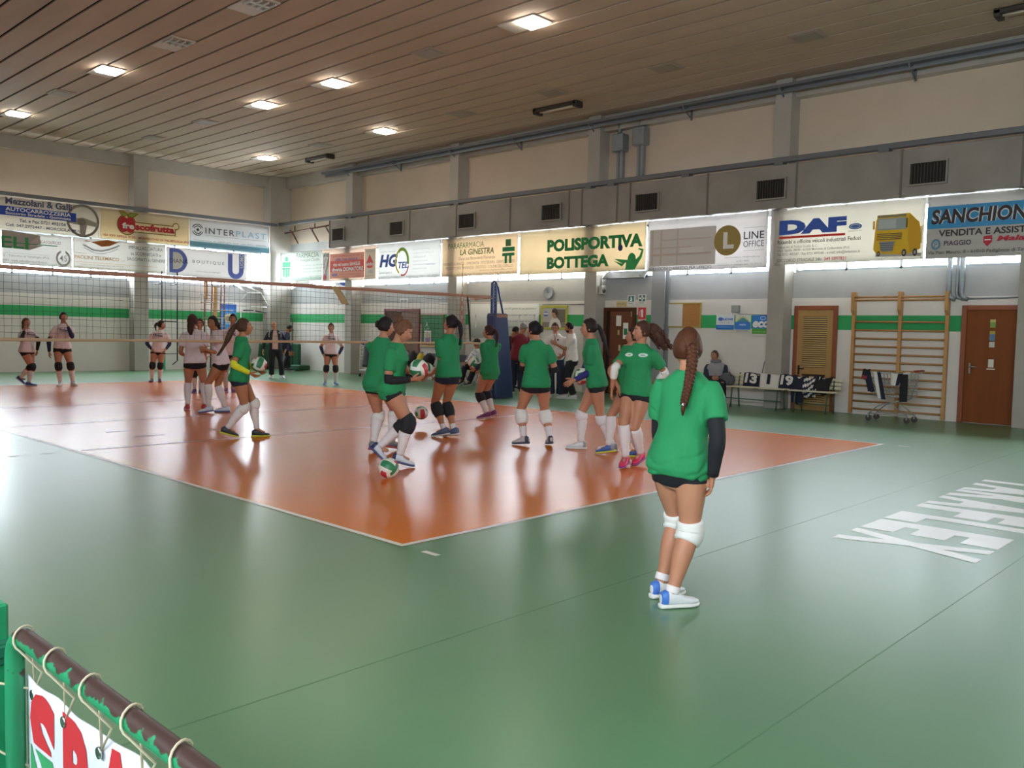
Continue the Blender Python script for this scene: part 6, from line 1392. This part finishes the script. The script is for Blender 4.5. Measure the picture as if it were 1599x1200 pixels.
person('G9', 'girl in green shirt with big curly ponytail looking left, white forearm sleeve', GG, D(GT, hair=('curly', '4a2e26', .3), sway=(.1,-.12,.06), armR=(.8,1.5,PADW), armL=(.8,1.5,PADW), sock=(1.02, SOCK), shoe=sh('pink', 'd02c5c', '8a3a7a'), logo='ovals', hem=-.04, fat=1.03))
person('G10', 'girl in green shirt almost hidden behind the curly haired girl', GG, D(GT, H=1.62, hair=('bun', '3a2622', 0), sock=(1.02, SOCK), shoe=sh('blue_yellow', '3a5aa0', 'c9c43a', '8a8a92'), hem=-.06))
person('P1', 'girl in white shirt farthest left, walking with one arm raised', GW, D(WT, hair=('half', '6a4a3a', .2), armR=AS(SLB,.7), armL=AS(SLB,.7), sock=SK1, pad=KP, shoe=sh('blue', '3a5a98'), fat=1.06, hem=-.05))
person('P2', 'tall girl in white shirt with hand at her mouth by the left edge', GW, D(WT, hair=('bun', '2a2020', 0), armR=AS(SLN,.7), armL=AS(SLN,.7), sock=SK1, pad=KP, shoe=sh('white', 'cfcac8'), hem=-.02))
person('P3', 'girl in white shirt with hands on hips in front of the far wall pillar', GW, D(WT, hair=('pony', '2a2020', .2), armR=AS(SLN,.8), armL=AS(SLN,.8), sock=SK1, pad=KP, shoe=sh('navy_red', '3a3a6a', '9a4a4a'), fat=1.03, hem=-.05))
person('P4', 'girl in white shirt seen from behind with long wavy hair and red shoes', GW, D(WT, logo=None, hair=('half', '4a2c24', .26), sock=(1.0, SOCK), shoe=sh('red', 'b0383c', 'c9888a'), hem=-.03))
person('P5', 'girl in white shirt facing the camera, hidden behind the wavy haired girl', GW, D(WT, hair=('bun', '4a3026', 0), sock=SK1, pad=KP, shoe=sh('purple_navy', '4a3a7a', '8a5a6a')))
person('P6', 'girl in white shirt with dark ponytail looking back towards the camera', GW, D(WT, logo=None, hair=('pony', '1f1a1c', .3), sway=(.06,-.06,0), sock=(1.0, SOCK), shoe=sh('white_blue', 'c9d4e4', '4a5a9a'), skin=SKIN2, hem=-.03))
person('P7', 'girl in white shirt behind the yellow sleeved girl, in front of the blue poster', GW, D(WT, H=1.76, hair=('bun', '2a2020', 0), sock=(1.0, SOCK), shoe=sh('purple', '7a3468', 'c9a0b4')))
person('P8', 'girl in white shirt facing the camera alone near the far sideline', GW, D(WT, hair=('pony', '4a362c', .22), sway=(.05,-.02,0), armR=AS(SLN,.9), armL=AS(SLN,.9), sock=SK1, pad=KP, shoe=sh('blue', '3a5a98'), hem=-.03))
TRB = cloth('trousers_black', '1a1b22'); TRJ = cloth('trousers_jeans', '252c42'); JKN = cloth('jacket_navy', '20222e')
AD = dict(male=True, trousers=True, shoe=sh('white', 'cfcac8'), bottom=TRB, skin=SKIN2)
person('A1', 'man in open dark tracksuit jacket over pale shirt standing by the far sideline', None, D(AD, skin=SKIN, top=JKN, long=True, logo='inner', top_name='jacket', hair=('bald', '6a5a50', 0), fat=1.05, hem=-.12))
person('A2', 'bearded man in navy jacket bending over behind the man in dark tracksuit', None, D(AD, top=cloth('jacket_blue', '27304e'), long=True, top_name='jacket', hair=('short', '241c1a', 0), beard=True, bent=True, hem=-.1, shoe=sh('dark', '2a2c30')))
person('A4', 'grey haired man in maroon jacket behind the girl with white knee pads', GA, D(AD, top=cloth('jacket_maroon', '7a1f2c'), long=True, top_name='jacket', bottom=TRJ, hair=('short', '8a8684', 0), hem=-.1, shoe=sh('dark', '2a2c30')))
person('A5', 'person all in black leaning beside the padded net post', GA, D(AD, top=cloth('jacket_black', '1c1d22'), long=True, top_name='jacket', hair=('short', '2a2422', 0), hem=-.1, bent=True, shoe=sh('dark', '2a2c30')))
person('A6', 'man with glasses in white polo shirt facing the camera, looking down', GA, D(AD, skin=SKIN, top=cloth('polo_white', 'd8cfc8'), bottom=TRJ, logo='polo', top_name='polo_shirt', glasses=True, hair=('short', '4a2c26', 0), sleeve=.7, hem=-.03, H=1.78))
person('A7', 'dark bearded man in white polo shirt in profile stretching out his arm', GA, D(AD, top=cloth('polo_white', 'd8cfc8'), top_name='polo_shirt', beard=True, hair=('short', '1c1718', 0), sleeve=.7, hem=-.03, H=1.76))
person('A3', 'person in a dark cap and white printed top sitting on a folding chair', None, D(AD, top=cloth('top_print', 'cfd0d2'), long=True, logo='marks', top_name='sweatshirt', cap=True, hair=('short', '3a2e2a', 0), hem=-.04, shoe=sh('dark', '2a2c30')))
person('A9', 'man in grey and navy hooded top with scarf sitting on the long bench', None, D(AD, skin=SKIN, top=cloth('hoodie_grey', '9a979a'), raglan=cloth('hoodie_navy', '2a3040'), long=True, top_name='hooded_top', hair=('short', '5a4438', 0), scarf=cloth('scarf_grey', '77787c'), hem=-.04, fat=1.08, shoe=sh('dark', '2a2c30')))
